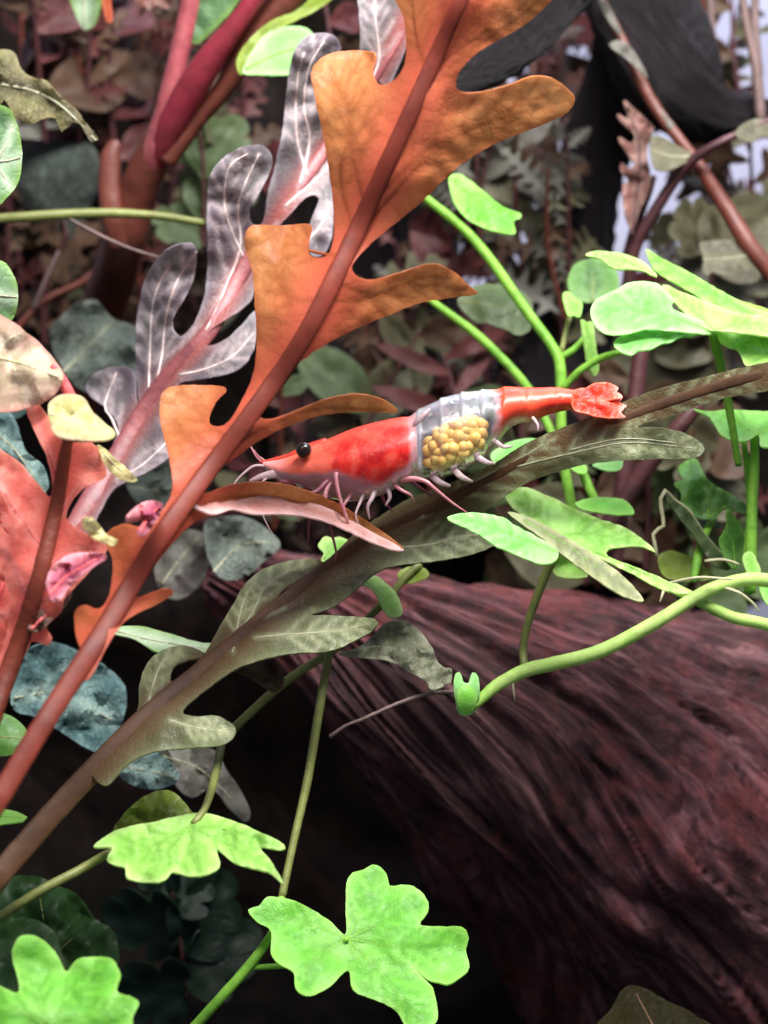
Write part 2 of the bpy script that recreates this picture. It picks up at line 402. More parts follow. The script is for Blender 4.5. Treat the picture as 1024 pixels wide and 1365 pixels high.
M['wood'] = wood_mat('driftwood', srgb(34, 21, 23), srgb(84, 55, 58), srgb(152, 110, 110), moss=srgb(128, 66, 62), spec=.2, bump=.45, streak=.5)
M['darkwood'] = wood_mat('dark_driftwood', srgb(12, 9, 11), srgb(26, 19, 23), srgb(58, 45, 52), spec=.3)
M['murk'] = wood_mat('murk_backdrop_wood', srgb(16, 11, 10), srgb(32, 21, 19), srgb(52, 36, 32), moss=srgb(34, 34, 24))  # near-black tone for the backdrop masses that stand in for murk
M['panel'] = plain_mat('pale_back_glass', srgb(214, 214, 236), srgb(206, 208, 236), 0.1, 0.6, 0, 0.0)
M['soil'] = plain_mat('dark_soil', srgb(24, 21, 19), srgb(12, 11, 11), 3.0, 0.95, 0, 1.0, spec=.02)

def stone_mat(name, a, b, fuzz):
    t = NT(name); v = t.n('TexCoord').outputs['Object']
    n1 = t.noise(v, 1.8, 6, 0.65, 0.4)
    st = t.n('Mapping', None, Vector=v, Rotation=(0.4, 0.5, 0.3), Scale=(7, 3, 3)).outputs[0]
    n2 = t.noise(st, 3.4, 5, 0.7, 0.7)
    col = t.mix(t.rng(n1, 0.35, 0.65), a, b)
    col = t.mix(t.rng(n2, 0.52, 0.68, 0, 0.8), col, fuzz)
    bp = t.n('Bump', None, Strength=1.0, Distance=0.12, Height=t.math('ADD', n1, n2)).outputs[0]
    pb = t.n('BsdfPrincipled', None, Base_Color=col, Roughness=0.7, Normal=bp)
    t.t.links.new(pb.outputs[0], t.out.inputs[0]); return t.m
M['stone'] = stone_mat('grey_green_stone', srgb(84, 96, 88), srgb(58, 64, 58), srgb(128, 140, 128))
M['stone_warm'] = stone_mat('grey_brown_stone', srgb(112, 110, 92), srgb(84, 78, 66), srgb(140, 146, 130))
M['stone_blue'] = stone_mat('blue_grey_stone', srgb(110, 146, 148), srgb(74, 104, 100), srgb(186, 220, 206))

# ------------------------------------------------------------------ setting
def sheet(name, pts, mat):
    me = bpy.data.meshes.new(name); me.from_pydata(pts, [], [(0, 1, 2, 3)]); me.update()
    o = link(name, me, mat); o['kind'] = 'structure'; return o
sheet('ground', [(-40, -5, -7), (40, -5, -7), (40, 17, -6), (-40, 17, -6)], M['soil'])
sheet('back_wall', [(-40, 16.5, -8), (40, 16.5, -8), (40, 16.5, 30), (-40, 16.5, 30)], M['panel'])

def log(name, label, path, mat, seg=200, sides=120, amp=0.10, lump=0.25, twist=0.5, seed=0.0, cat='driftwood', squash=1.0, warp=1.0, crack=0.04):
    """path: (px, py, d, radius px): a grained piece of wood"""
    q = catmull(path, False, 4)
    idx = np.linspace(0, len(q) - 1, seg); q = np.array([q[int(i)] * (1 - i % 1) + q[min(int(i) + 1, len(q) - 1)] * (i % 1) for i in idx])
    C3 = [P(a, b, d) for a, b, d, r in q]; R = [r * PIX * (D0 + d) / D0 for a, b, d, r in q]
    base = C3[0].copy(); V = []; F = []; GR = []
    ref = None; s = 0.0
    for i, p in enumerate(C3):
        t = (C3[min(i + 1, seg - 1)] - C3[max(i - 1, 0)]).normalized()
        if i: s += (p - C3[i - 1]).length
        if ref is None: ref = FW.cross(t)
        ref = (ref - t * ref.dot(t)).normalized(); bi = t.cross(ref)
        for k in range(sides):
            a = 2 * math.pi * k / sides; tw = a + twist * s
            tw += 0.30 * noise.noise(Vector((math.cos(a) * 1.3, math.sin(a) * 1.3, s * 0.45 + seed * 2))) * warp
            cs, sn = math.cos(tw), math.sin(tw)
            lv = Vector((cs * 1.1, sn * 1.1, s * 0.35 + seed))
            r = R[i] * (1 + lump * noise.noise(lv) + 0.35 * lump * noise.noise(lv * 3.1))
            fib = noise.noise(Vector((cs * 4.5, sn * 4.5, s * 0.5 + seed)))
            fib2 = noise.noise(Vector((cs * 12, sn * 12, s * 1.0 + seed)))
            fib3 = noise.noise(Vector((cs * 30, sn * 30, s * 2.2 + seed)))
            ck = abs(noise.noise(Vector((cs * 2.6, sn * 2.6, s * 0.22 + seed * 3)))); ck2 = abs(noise.noise(Vector((cs * 5.5, sn * 5.5, s * 0.6 + seed * 5))))
            r -= crack * (max(0.0, 1 - ck / 0.05) + 0.5 * max(0.0, 1 - ck2 / 0.06))
            r += amp * (abs(fib) * -1.5 + 0.4 + 0.5 * fib2 + 0.22 * fib3)
            V.append(p + ref * math.cos(a) * r + bi * math.sin(a) * r * squash)
            GR.append((s, cs * 1.8, sn * 1.8))
    for i in range(seg - 1):
        for k in range(sides):
            k2 = (k + 1) % sides
            F.append((i * sides + k, i * sides + k2, (i + 1) * sides + k2, (i + 1) * sides + k))
    F.append(tuple(range(sides))[::-1]); F.append(tuple((seg - 1) * sides + k for k in range(sides)))
    me = mesh_from(name, V, F, base)
    a = me.attributes.new('grain', 'FLOAT_VECTOR', 'POINT'); a.data.foreach_set('vector', np.array(GR, np.float32).ravel())
    o = link(name, me, mat); o.location = base
    o['label'] = label; o['category'] = cat
    return o

log('driftwood_log', 'large reddish purple driftwood log filling the lower right corner',
    [(300, 770, 3.0, 40), (430, 830, 2.6, 90), (560, 905, 2.4, 150), (680, 975, 2.6, 205), (830, 1060, 3.1, 275), (1000, 1150, 3.7, 345), (1250, 1270, 4.5, 430)],
    M['wood'], seg=320, sides=320, amp=0.10, lump=0.30, twist=-0.22, seed=3.0, warp=0.8, crack=0.09)
log('driftwood_branch', 'thick black driftwood branch arching across the upper right corner',
    [(700, -260, 4.6, 60), (800, -90, 4.4, 66), (865, 40, 4.2, 72), (905, 110, 4.1, 66), (950, 150, 4.2, 42), (1010, 150, 4.4, 24), (1025, 145, 4.5, 16)],
    M['darkwood'], seg=90, sides=60, amp=0.03, lump=0.22, seed=11)
log('driftwood_twig', 'short black driftwood stub behind the top of the orange leaf',
    [(800, -60, 3.0, 34), (740, 5, 2.6, 33), (680, 65, 2.3, 32), (625, 100, 2.0, 27), (570, 130, 1.8, 16)],
    M['darkwood'], seg=70, sides=40, amp=0.02, lump=0.15, seed=17)
log('driftwood_root', 'dark vertical driftwood root behind the lavender gap at upper right',
    [(720, 620, 5.6, 70), (745, 440, 5.4, 66), (768, 300, 5.2, 50), (796, 200, 5.2, 44), (834, 90, 5.0, 44), (860, -30, 4.8, 46)],
    M['darkwood'], seg=80, sides=50, amp=0.04, lump=0.3, seed=23)
log('murk_backdrop', 'broad dark wood mass added as backdrop for the murk at left',
    [(100, 1700, 11.4, 420), (130, 1200, 11.2, 430), (200, 800, 11.0, 420), (210, 420, 11.0, 400), (190, 60, 11.0, 390), (190, -300, 11, 370)],
    M['murk'], seg=120, sides=120, amp=0.16, lump=0.3, twist=0.15, seed=31)  # invented mass, stands in for the dark murk behind the plants
log('murk_backdrop', 'low dark wood mass added as backdrop behind the green leaves at centre right',
    [(420, 700, 9.6, 260), (620, 660, 9.4, 250), (800, 640, 9.2, 235), (960, 610, 9.0, 215), (1200, 560, 9.0, 200)],
    M['murk'], seg=110, sides=90, amp=0.14, lump=0.3, twist=0.2, seed=41)  # second invented backdrop mass, closes the murk at centre right

def stone(label, px, py, d, rx, ry, rz, mat, seed, rot=(0, 0, 0)):
    bm = bmesh.new(); bmesh.ops.create_icosphere(bm, subdivisions=4, radius=1.0)
    for v in bm.verts:
        n = v.co.normalized()
        k = 1 + 0.30 * noise.noise(n * 1.1 + Vector((seed, 0, 0))) + 0.10 * noise.noise(n * 3.1 + Vector((0, seed, 0))) + .03 * noise.noise(n * 9 + Vector((0, 0, seed)))
        # planed facets
        c = n * k
        for fx in range(5):
            ax = noise.random_unit_vector() if False else Vector((math.sin(seed * 3 + fx * 2.1), math.cos(seed * 1.7 + fx * 1.3), math.sin(seed + fx * 3.7))).normalized()
            e = c.dot(ax)
            if e > 0.72: c -= ax * (e - 0.72) * 0.8
        v.co = Vector((c.x * rx, c.y * rz, c.z * ry)) * PIX
    me = bpy.data.meshes.new('stone'); bm.to_mesh(me); bm.free()
    me.polygons.foreach_set('use_smooth', [True] * len(me.polygons))
    o = link('stone', me, mat); o.location = P(px, py, d); o.rotation_euler = rot
    o['label'] = label; o['category'] = 'stone'; o['group'] = 'stones among the plants'
    return o
stone('dark grey stone deep behind the yellow olive leaf', 70, 250, 5.6, 80, 110, 80, M['stone'], 28.3)

def side_veins(veins, fr=(.3, .45, .6, .75, .88), ln=.30):
    side = []
    for v in veins:
        q = catmull(v, False, 4)
        for f in fr:
            i = int(f * (len(q) - 1)); a = q[i]; tn = q[min(i + 2, len(q) - 1)] - q[max(i - 2, 0)]; tn = tn / (np.hypot(*tn) + 1e-6)
            L = np.hypot(*(q[-1] - q[0])) * ln * (1.25 - f)
            for sg in (-1, 1):
                an = sg * .75; dv = np.array([tn[0] * math.cos(an) - tn[1] * math.sin(an), tn[0] * math.sin(an) + tn[1] * math.cos(an)])
                side.append([tuple(a), tuple(a + dv * L * .5), tuple(a + dv * L + tn * L * .15)])
    return side

# ------------------------------------------------------------------ orange front leaf
RIB_A = [(-30, 1110), (0, 1062), (60, 962), (140, 838), (200, 738), (255, 658), (330, 558), (400, 458), (455, 352), (510, 232), (560, 122), (612, 5), (640, -60)]
OUT_A = [(95, 905), (112, 880), (102, 850), (100, 818), (112, 807), (132, 812), (144, 798), (150, 770), (150, 745), (140, 722), (147, 706), (168, 698), (195, 702), (222, 672), (230, 645), (223, 600),
 (213, 560), (214, 532), (224, 518), (250, 514), (300, 517), (287, 536), (279, 556), (283, 568), (303, 565), (325, 530), (338, 500), (343, 460), (340, 400), (336, 360), (327, 328), (330, 306), (345, 300), (380, 301), (414, 299),
 (412, 320), (413, 340), (430, 344), (443, 330), (446, 290), (441, 240), (432, 185), (419, 125), (415, 97), (425, 80), (450, 69), (492, 68), (501, 75), (497, 96), (506, 113), (522, 110), (536, 95), (543, 70), (541, 30), (538, -40),
 (770, -45), (735, 0), (700, 32), (655, 58), (630, 75), (612, 96), (607, 114), (616, 122), (642, 122), (680, 112), (710, 101), (736, 104), (756, 117), (766, 132), (756, 149), (735, 161), (700, 175), (660, 191), (620, 215), (590, 240),
 (560, 270), (520, 303), (497, 322), (478, 342), (469, 357), (478, 369), (500, 372), (540, 361), (575, 351), (602, 360), (625, 380), (636, 391), (600, 397), (560, 404), (520, 419), (480, 435), (440, 455), (410, 475), (385, 496), (363, 522),
 (350, 545), (347, 556), (365, 558), (400, 545), (440, 530), (480, 525), (512, 533), (529, 549), (480, 548), (430, 553), (390, 565), (350, 584), (318, 606), (288, 628), (262, 655), (278, 657), (305, 647), (340, 642), (375, 645), (410, 654),
 (450, 671), (490, 695), (520, 716), (537, 731), (520, 731), (488, 717), (455, 700), (420, 690), (380, 683), (340, 680), (300, 682), (265, 692), (238, 714), (212, 745), (188, 778), (182, 796), (205, 789), (226, 784), (230, 791), (208, 806), (180, 819), (160, 835), (140, 868), (118, 905)]
VEIN_A = [[(460, 345), (400, 330), (385, 315), (352, 312)], [(425, 400), (390, 400), (372, 380), (365, 330)], [(475, 320), (455, 230), (470, 170), (440, 90)], [(490, 280), (470, 200), (462, 120), (480, 80)],
          [(480, 310), (560, 220), (640, 165), (730, 125)], [(500, 265), (570, 200), (660, 160), (700, 150)], [(430, 400), (480, 400), (540, 380), (620, 385)], [(445, 375), (500, 392), (560, 370), (600, 370)],
          [(310, 590), (270, 560), (255, 530), (235, 525)], [(300, 600), (250, 590), (228, 560)], [(290, 615), (340, 575), (420, 545), (515, 545)], [(230, 700), (290, 665), (380, 665), (470, 700), (525, 728)],
          [(545, 160), (600, 90), (680, 30), (730, -10)], [(570, 100), (555, 40), (550, -20)], [(575, 95), (640, 45), (700, 5)], [(150, 825), (120, 830), (110, 815)], [(170, 790), (160, 740), (150, 715)]]
SP_A = dict(ctrl=[(-30, 1110, -2.6), (60, 960, -2.3), (140, 838, -2.0), (200, 738, -1.8), (255, 658, -1.6), (330, 558, -1.5), (400, 458, -1.45), (455, 352, -1.45), (510, 232, -1.5), (560, 122, -1.6), (620, 0, -1.75),
                  (220, 530, -1.15), (290, 520, -1.0), (345, 310, -1.05), (410, 305, -0.95), (425, 85, -1.05), (490, 72, -0.9), (700, 20, -1.2), (755, 132, -0.85), (650, 165, -1.15), (625, 385, -0.7), (540, 380, -1.05),
                  (525, 547, -0.72), (440, 540, -1.05), (340, 660, -0.95), (430, 672, -0.38), (530, 730, -0.12), (225, 788, -1.4), (150, 720, -1.5), (105, 815, -1.7)], wav=0.075, wl=55, calm=RIB_A)
A = thing('orange_leaf', 'large deeply lobed orange leaf with red midrib in front', 'leaf', P(-30, 1110, -2.6))
bl, dfA = leaf('blade', OUT_A, SP_A, M['orange'], A, rib=RIB_A, ribw=52, veins=VEIN_A + side_veins(VEIN_A), veinw=3.4, edgew=5, spacing=5)
ribtube(dfA, RIB_A, (14.5, 14.5, 14.5, 14, 13.5, 13, 12.5, 12.5, 12.5, 12, 11, 10, 9), M['orange_rib'], A, lift=0.03, flat=0.34)
M['orange_vein'] = plain_mat('orange_leaf_vein', srgb(170, 84, 36), srgb(190, 96, 50), 3, 0.6, 0.3, spec=.15)
for v in VEIN_A: tube('vein', on_leaf(dfA, v, 2.4, 1.0, -0.006), M['orange_vein'], bl, 6)

leaf('curled_edge', [(246, 668), (262, 664), (300, 664), (340, 660), (376, 660), (410, 668), (450, 684), (492, 708), (537, 732), (522, 733), (488, 720), (455, 704), (420, 692), (380, 686), (340, 686), (310, 680), (285, 686), (262, 678)], dict(ctrl=[(246, 668, -1.62), (300, 672, -1.3), (340, 672, -1.05), (430, 684, -.46), (535, 732, -.16)], wav=.08, wl=22), M['fringe'], A, spacing=6, label='pinkish white curled edge of the lowest lobe')

# ------------------------------------------------------------------ grey purple leaf behind it
RIB_B = [(95, 715), (125, 660), (165, 595), (215, 515), (280, 440), (325, 358), (375, 282), (430, 205), (480, 130), (530, 50), (570, -30)]
OUT_B = [(95, 690), (120, 650), (145, 605), (158, 570), (142, 545), (122, 530), (115, 514), (126, 499), (150, 489), (177, 494), (182, 530), (186, 545), (183, 500), (181, 450), (186, 405), (197, 365), (217, 336), (243, 324), (258, 326),
 (262, 342), (257, 375), (243, 402), (231, 423), (231, 440), (241, 448), (253, 440), (265, 418), (274, 385), (277, 340), (276, 280), (280, 235), (298, 210), (325, 196), (350, 194), (362, 207), (359, 230), (346, 256), (333, 280), (336, 298), (350, 297),
 (358, 255), (368, 215), (377, 170), (384, 110), (391, 72), (403, 53), (423, 44), (446, 48), (454, 62), (449, 85), (440, 120), (436, 165), (450, 150), (470, 120), (480, 60), (478, 10), (480, -40), (620, -40), (560, 30), (530, 90), (517, 117), (500, 108),
 (480, 150), (460, 190), (445, 225), (446, 280), (440, 325), (425, 343), (412, 335), (413, 300), (425, 265), (410, 262), (390, 282), (372, 305), (385, 330), (370, 350), (345, 372), (335, 400), (315, 418), (292, 432), (273, 448), (270, 458), (285, 460), (305, 450), (325, 430), (340, 415),
 (342, 445), (336, 470), (322, 490), (298, 500), (262, 506), (240, 512), (225, 535), (215, 560), (226, 575), (228, 605), (205, 625), (175, 640), (150, 655), (130, 690), (112, 720)]
VEIN_B = [[(200, 540), (215, 480), (222, 420), (238, 370), (262, 335)], [(198, 540), (200, 470), (205, 400), (225, 355)], [(275, 440), (296, 395), (320, 330), (318, 270), (345, 205)], [(240, 500), (275, 492), (310, 475), (338, 445)],
          [(330, 350), (318, 330), (300, 280), (305, 225), (330, 205)], [(400, 245), (412, 190), (405, 140), (412, 90), (432, 55)], [(410, 235), (395, 180), (396, 110), (405, 70)], [(165, 600), (150, 560), (140, 540), (155, 498)],
          [(490, 115), (505, 80), (500, 20), (500, -20)], [(380, 275), (420, 240), (440, 220)], [(410, 320), (428, 300), (440, 270)], [(155, 640), (190, 620), (222, 590)]]
SP_B = dict(ctrl=[(95, 715, 0.7), (215, 515, 1.15), (325, 358, 1.35), (430, 205, 1.5), (560, -20, 1.6), (150, 495, 1.5), (250, 330, 1.0), (345, 205, 1.05), (430, 55, 1.15), (335, 450, 0.95), (225, 590, 0.9), (430, 320, 1.2), (500, 20, 1.3)], wav=0.14, wl=50, seed=3, calm=RIB_B)
B = thing('grey_purple_leaf', 'translucent grey purple lobed leaf with white veins behind the orange leaf', 'leaf', P(95, 715, 0.7))
bl, dfB = leaf('blade', OUT_B, SP_B, M['grey'], B, rib=RIB_B, ribw=16, veins=VEIN_B + side_veins(VEIN_B), veinw=3, edgew=4, spacing=5.5)
ribtube(dfB, RIB_B, (15, 15, 14, 13, 11, 10, 9, 8, 8, 7, 6), M['grey_rib'], B, lift=0.0, flat=0.35)
for v in VEIN_B: tube('vein', on_leaf(dfB, v, 1.8, 1.0, 0.004), M['grey_vein'], bl, 6, rough=0.3)

# ------------------------------------------------------------------ coral leaf at left edge
RIB_C = [(-30, 1010), (0, 925), (28, 850), (52, 770), (74, 680), (86, 610), (92, 580)]
OUT_C = [(35, 543), (50, 537), (66, 558), (84, 588), (104, 590), (127, 594), (141, 628), (136, 640), (112, 650), (93, 672), (88, 690), (96, 700), (116, 712), (141, 724), (141, 736), (134, 747), (116, 765), (97, 785), (84, 800), (82, 815), (62, 835), (70, 850), (64, 860), (42, 855), (26, 865), (10, 922), (-2, 962), (-40, 990),
 (-40, 890), (-15, 880), (0, 872), (10, 840), (14, 800), (6, 768), (-10, 738), (-40, 730), (-40, 690), (-5, 700), (12, 712), (15, 695), (6, 665), (-10, 640), (-40, 625), (-40, 590), (0, 604), (22, 613), (46, 640), (66, 662), (70, 650), (66, 622), (58, 598), (44, 570)]
SP_C = dict(ctrl=[(-30, 1010, -1.9), (50, 770, -1.7), (90, 580, -1.6), (35, 545, -1.2), (135, 600, -1.3), (135, 735, -1.2), (-30, 610, -1.25), (-30, 800, -1.5), (68, 855, -1.5)], wav=0.13, wl=38, seed=9, calm=RIB_C)
Cc = thing('coral_leaf', 'bright coral red crinkled leaf at the left edge', 'leaf', P(-30, 1010, -1.9))
VEIN_C = [[(60, 735), (20, 680), (-20, 610)], [(70, 700), (110, 640), (130, 610)], [(55, 760), (95, 735), (135, 730)], [(40, 810), (60, 800), (80, 790)], [(40, 800), (20, 760), (0, 720)], [(78, 650), (60, 590), (42, 548)]]
bl, dfC = leaf('blade', OUT_C, SP_C, M['coral'], Cc, rib=RIB_C, ribw=18, veins=VEIN_C, veinw=4, spacing=6)
ribtube(dfC, RIB_C, (14, 13.5, 12.5, 11.5, 10, 8.5, 6), M['coral_rib'], Cc, lift=0.04, flat=0.6)
M['coral_vein'] = plain_mat('coral_leaf_vein', srgb(240, 120, 120), srgb(220, 90, 95), 4, 0.4, 0.2, spec=.2)
for v in VEIN_C: tube('vein', on_leaf(dfC, v, 2.2, 1.0, 0.0), M['coral_vein'], bl, 6)

def single_leaf(name, label, outline, spec, mat, rib=None, ribmat=None, r=(3, 1), veins=(), veinmat=None, cat='leaf', group=None, vr=(1.6, 0.7), **k):
    cx, cy = np.mean(np.array(outline, float), 0)
    spec = dict(spec); spec.setdefault('c', (cx, cy)); spec.setdefault('seed', cx * 0.01)
    base = rib[0] if rib else (cx, cy)
    d = float(depthfn(spec)([base])[0])
    t = thing(name, label, cat, P(base[0], base[1], d), group)
    if rib and spec.get('fold'): spec['rib'] = rib
    bl, df = leaf('blade', outline, spec, M[mat], t, rib=rib, veins=veins, **k)
    if rib and ribmat: tube('midrib', on_leaf(df, rib, r[0], r[1], 0.006), M[ribmat], t, 7)
    ol_c = catmull(outline, True, 6)[:, :2]
    veins = [v for v in veins if inside(np.array(v, float)[:, :2], ol_c).all()]
    for v in veins: tube('vein', on_leaf(df, v, vr[0], vr[1], 0.004), M[veinmat or ribmat], bl, 6)
    return t, df

single_leaf('young_leaf', 'glossy purple pink curled young leaf beside the coral leaf stalk', [(62, 775), (72, 755), (88, 742), (110, 737), (138, 738), (141, 745), (120, 760), (95, 780), (80, 800), (68, 800)], dict(d=-1.85, sx=0.9, sy=1.2, wav=.14, wl=18), 'pink', rib=[(66, 792), (90, 768), (136, 741)], ribmat='coral_vein', spacing=5)
single_leaf('coral_leaf', 'second coral pink leaf half hidden behind the crinkled one', [(-40, 585), (-5, 596), (30, 622), (52, 668), (66, 730), (58, 800), (36, 868), (10, 905), (-40, 930)], dict(d=-1.0, sx=.4, sy=.3, wav=.14, wl=30), 'coral', rib=[(-40, 900), (0, 790), (30, 640)], ribmat='coral_vein', r=(4, 1.5), veins=side_veins([[(-40, 900), (0, 790), (30, 640)]], (.3, .5, .7), .35), vr=(1.6, .6))
single_leaf('young_leaf', 'small pink curl against the orange midrib', [(168, 695), (180, 676), (200, 668), (216, 672), (214, 684), (204, 700), (192, 714), (182, 712), (190, 694)], dict(d=-1.95, sx=1.0, sy=.6, wav=.14, wl=15), 'pink', rib=[(186, 708), (200, 688), (214, 674)], ribmat='coral_vein', spacing=5)
single_leaf('young_leaf', 'dull maroon curl under the coral leaf', [(38, 838), (48, 818), (66, 805), (84, 790), (96, 788), (88, 806), (70, 826), (52, 842)], dict(d=-1.5, sx=.8, sy=.5, wav=.1, wl=18), 'bg_rose', rib=[(42, 838), (66, 815), (94, 790)], ribmat='coral_vein', spacing=5)
single_leaf('pale_leaf', 'large pale pink translucent leaf at left edge above the coral leaf', [(-40, 400), (-10, 415), (20, 432), (50, 455), (72, 480), (84, 500), (78, 520), (60, 535), (30, 546), (0, 550), (-40, 548)], dict(d=-1.4, sx=.5, sy=.5, wav=.16, wl=40), 'pale', rib=[(-40, 470), (20, 482), (78, 503)], ribmat='root', r=(2.5, 1), veins=[[(-10, 476), (15, 450), (30, 445)], [(10, 480), (35, 515), (40, 535)], [(30, 485), (50, 470), (60, 480)]], vr=(1.5, .7))
single_leaf('pale_leaf', 'small pale yellow green leaf drooping over the coral leaf top', [(64, 545), (70, 532), (88, 526), (110, 530), (122, 548), (140, 565), (154, 577), (146, 586), (125, 588), (95, 586), (74, 580), (67, 565)], dict(d=-1.75, sx=.4, sy=.8, wav=.08, wl=25), 'paleyellow', rib=[(66, 552), (100, 562), (150, 580)], ribmat='root', r=(1.6, .8), veins=[[(95, 560), (110, 545), (118, 546)]], spacing=5)
single_leaf('pale_leaf', 'tiny cream leaf beside the grey purple leaf stalk', [(130, 594), (140, 598), (155, 612), (172, 628), (183, 640), (172, 643), (155, 636), (142, 622), (134, 608)], dict(d=-1.3, sx=.5, wav=.05, wl=20), 'paleyellow', rib=[(132, 597), (155, 622), (178, 640)], ribmat='root', r=(1.4, .6), spacing=5)
single_leaf('pale_leaf', 'cream scrap of leaf at the left of the orange midrib', [(110, 700), (112, 690), (122, 690), (132, 700), (140, 712), (156, 720), (150, 728), (135, 722), (120, 715)], dict(d=-1.95, sx=.4, wav=.06, wl=15), 'paleyellow', rib=[(113, 694), (130, 709), (152, 723)], ribmat='root', r=(1.4, .6), spacing=5)
# stalk that carries the pale leaf
ps = thing('pale_leaf_stalk', 'soft pink stalk under the large pale translucent leaf', 'stalk', P(90, 560, -1.3))
tube('stalk', [(70, 488, -1.38, 5), (82, 505, -1.32, 7), (96, 535, -1.3, 8), (112, 575, -1.2, 6), (130, 620, -1.0, 4)], M['coral_vein'], ps, 8)

# ------------------------------------------------------------------ olive brown leaf the shrimp sits on
RIB_E = [(-40, 1210), (0, 1165), (100, 1052), (195, 957), (280, 887), (360, 820), (430, 765), (490, 722), (560, 685), (640, 645), (720, 603), (820, 562), (900, 532), (980, 508), (1060, 490)]
OUT_E = [(120, 1020), (150, 985), (182, 950), (186, 915), (196, 885), (214, 869), (242, 861), (268, 868), (273, 876), (247, 882), (231, 891), (228, 908), (244, 902), (262, 884), (276, 868), (291, 840), (309, 810), (326, 781), (350, 760), (388, 748), (424, 746), (432, 755), (410, 769), (386, 780), (370, 796), (368, 806), (384, 800),
 (420, 762), (450, 735), (478, 708), (505, 690), (540, 668), (580, 652), (620, 636), (660, 617), (700, 592), (760, 566), (800, 550), (860, 524), (940, 502), (1060, 478), (1060, 512), (960, 532), (900, 553), (850, 568), (880, 570), (912, 577), (936, 592), (938, 604), (920, 611), (870, 612), (800, 616), (750, 627), (700, 645), (665, 668), (640, 690), (660, 700), (672, 718),
 (642, 735), (592, 747), (532, 754), (500, 765), (468, 792), (440, 812), (415, 820), (450, 821), (500, 826), (498, 840), (472, 855), (440, 868), (390, 872), (350, 880), (312, 894), (275, 920), (248, 942), (245, 952), (262, 956), (290, 955), (313, 969), (310, 985), (290, 995), (250, 998), (205, 1003), (170, 1020), (140, 1048)]
VEIN_E = [[(195, 950), (205, 910), (218, 882), (245, 868)], [(300, 865), (335, 820), (352, 785), (385, 762), (420, 752)], [(310, 870), (325, 800), (345, 770)], [(340, 850), (400, 845), (460, 840), (492, 832)], [(225, 960), (260, 970), (305, 975)], [(500, 730), (560, 728), (620, 715), (660, 712)], [(690, 622), (760, 605), (840, 590), (925, 598)], [(560, 690), (610, 655), (680, 618), (740, 585)], [(760, 600), (830, 585), (900, 590)], [(850, 552), (920, 525), (1000, 503)]]
SP_E = dict(ctrl=[(-40, 1210, -1.7), (0, 1165, -1.6), (100, 1052, -1.3), (195, 957, -0.95), (280, 887, -0.6), (360, 820, -0.25), (430, 765, 0.1), (490, 722, 0.32), (560, 685, 0.32), (640, 645, 0.16), (720, 603, -0.06), (820, 562, -0.22), (920, 528, -0.35), (1050, 490, -0.6),
                  (250, 865, -0.3), (420, 750, 0.5), (330, 780, 0.2), (495, 832, -0.35), (440, 845, -0.3), (305, 980, -1.0), (650, 720, 0.2), (600, 735, 0.15), (930, 600, -0.3), (800, 605, -0.22)], wav=0.10, wl=50, seed=21, calm=RIB_E)
E = thing('olive_brown_leaf', 'long olive brown lobed leaf under the shrimp crossing the picture', 'leaf', P(-40, 1210, -1.7))
bl, dfE = leaf('blade', OUT_E, SP_E, M['brown'], E, rib=RIB_E, ribw=26, veins=VEIN_E + side_veins(VEIN_E), veinw=3, spacing=5.5)
ribtube(dfE, RIB_E, (17, 16.5, 15.5, 15, 14, 13, 12, 11, 9, 7, 6, 6, 7, 7, 7), M['brown_rib'], E, lift=0.0, flat=0.28)
for v in VEIN_E: tube('vein', on_leaf(dfE, v, 1.7, 0.9, 0.003), M['brown_vein'], bl, 6, rough=0.3)

# ------------------------------------------------------------------ pennywort: leaves on stalks
def pl(t, outline, spec, mat, veins=(), name='leaf', vm='stem', label=None, **k):
    cx, cy = np.mean(np.array(outline, float), 0)
    spec = dict(spec); spec.setdefault('c', (cx, cy)); spec.setdefault('seed', cx * 0.013)
    side = side_veins(veins)
    bl, df = leaf(name, outline, spec, M[mat], t, veins=list(veins) + side, veinw=3.2, rib=[veins[0][0], (veins[0][0][0] + 2, veins[0][0][1] + 1)] if veins else None, ribw=30, label=label, spacing=k.pop('spacing', 4.5), **k)
    for v in veins: tube('vein', on_leaf(df, v, 1.5, 0.5, 0.002), M[vm], bl, 5)
    return df

# creeping runner with the wide split leaf, right
t = thing('creeping_plant', 'pale green runner curving over the log with a split leaf and bud tip', 'plant', P(1060, 772, .5))
tube('runner', [(1070, 790, .45, 10), (1030, 775, .4, 9.5), (985, 774, .35, 9), (935, 792, .3, 9), (870, 832, .25, 9.5), (800, 868, .2, 9.5), (740, 884, .15, 9.5), (700, 894, .12, 9.5), (662, 914, .08, 8.5), (632, 940, .02, 7), (618, 944, 0, 6)], M['runner'], t, 12)
tube('petiole', [(700, 890, .14, 6), (697, 868, .2, 5.5), (704, 830, .15, 5.5), (722, 780, .05, 6), (740, 738, -.05, 7)], M['dimstem'], t, 8)
pl(t, [(597, 691), (627, 684), (667, 689), (687, 701), (714, 715), (744, 735), (738, 750), (720, 752), (697, 744), (677, 735), (660, 728), (642, 715), (622, 705)], dict(d=-.38, sx=.1, sy=1.3, wav=.06, wl=20), 'mint', [[(742, 736), (700, 720), (640, 698), (605, 691)]])
pl(t, [(672, 656), (697, 650), (732, 662), (770, 680), (800, 692), (838, 706), (874, 735), (850, 729), (812, 733), (812, 743), (852, 758), (905, 782), (916, 792), (882, 786), (842, 765), (807, 748), (772, 733), (737, 718), (702, 692), (682, 676)], dict(d=.0, sx=.1, sy=1.3, wav=.09, wl=28), 'pale_green', [[(740, 718), (720, 690), (690, 662)], [(742, 716), (790, 712), (860, 730)], [(744, 720), (800, 738), (905, 785)]])
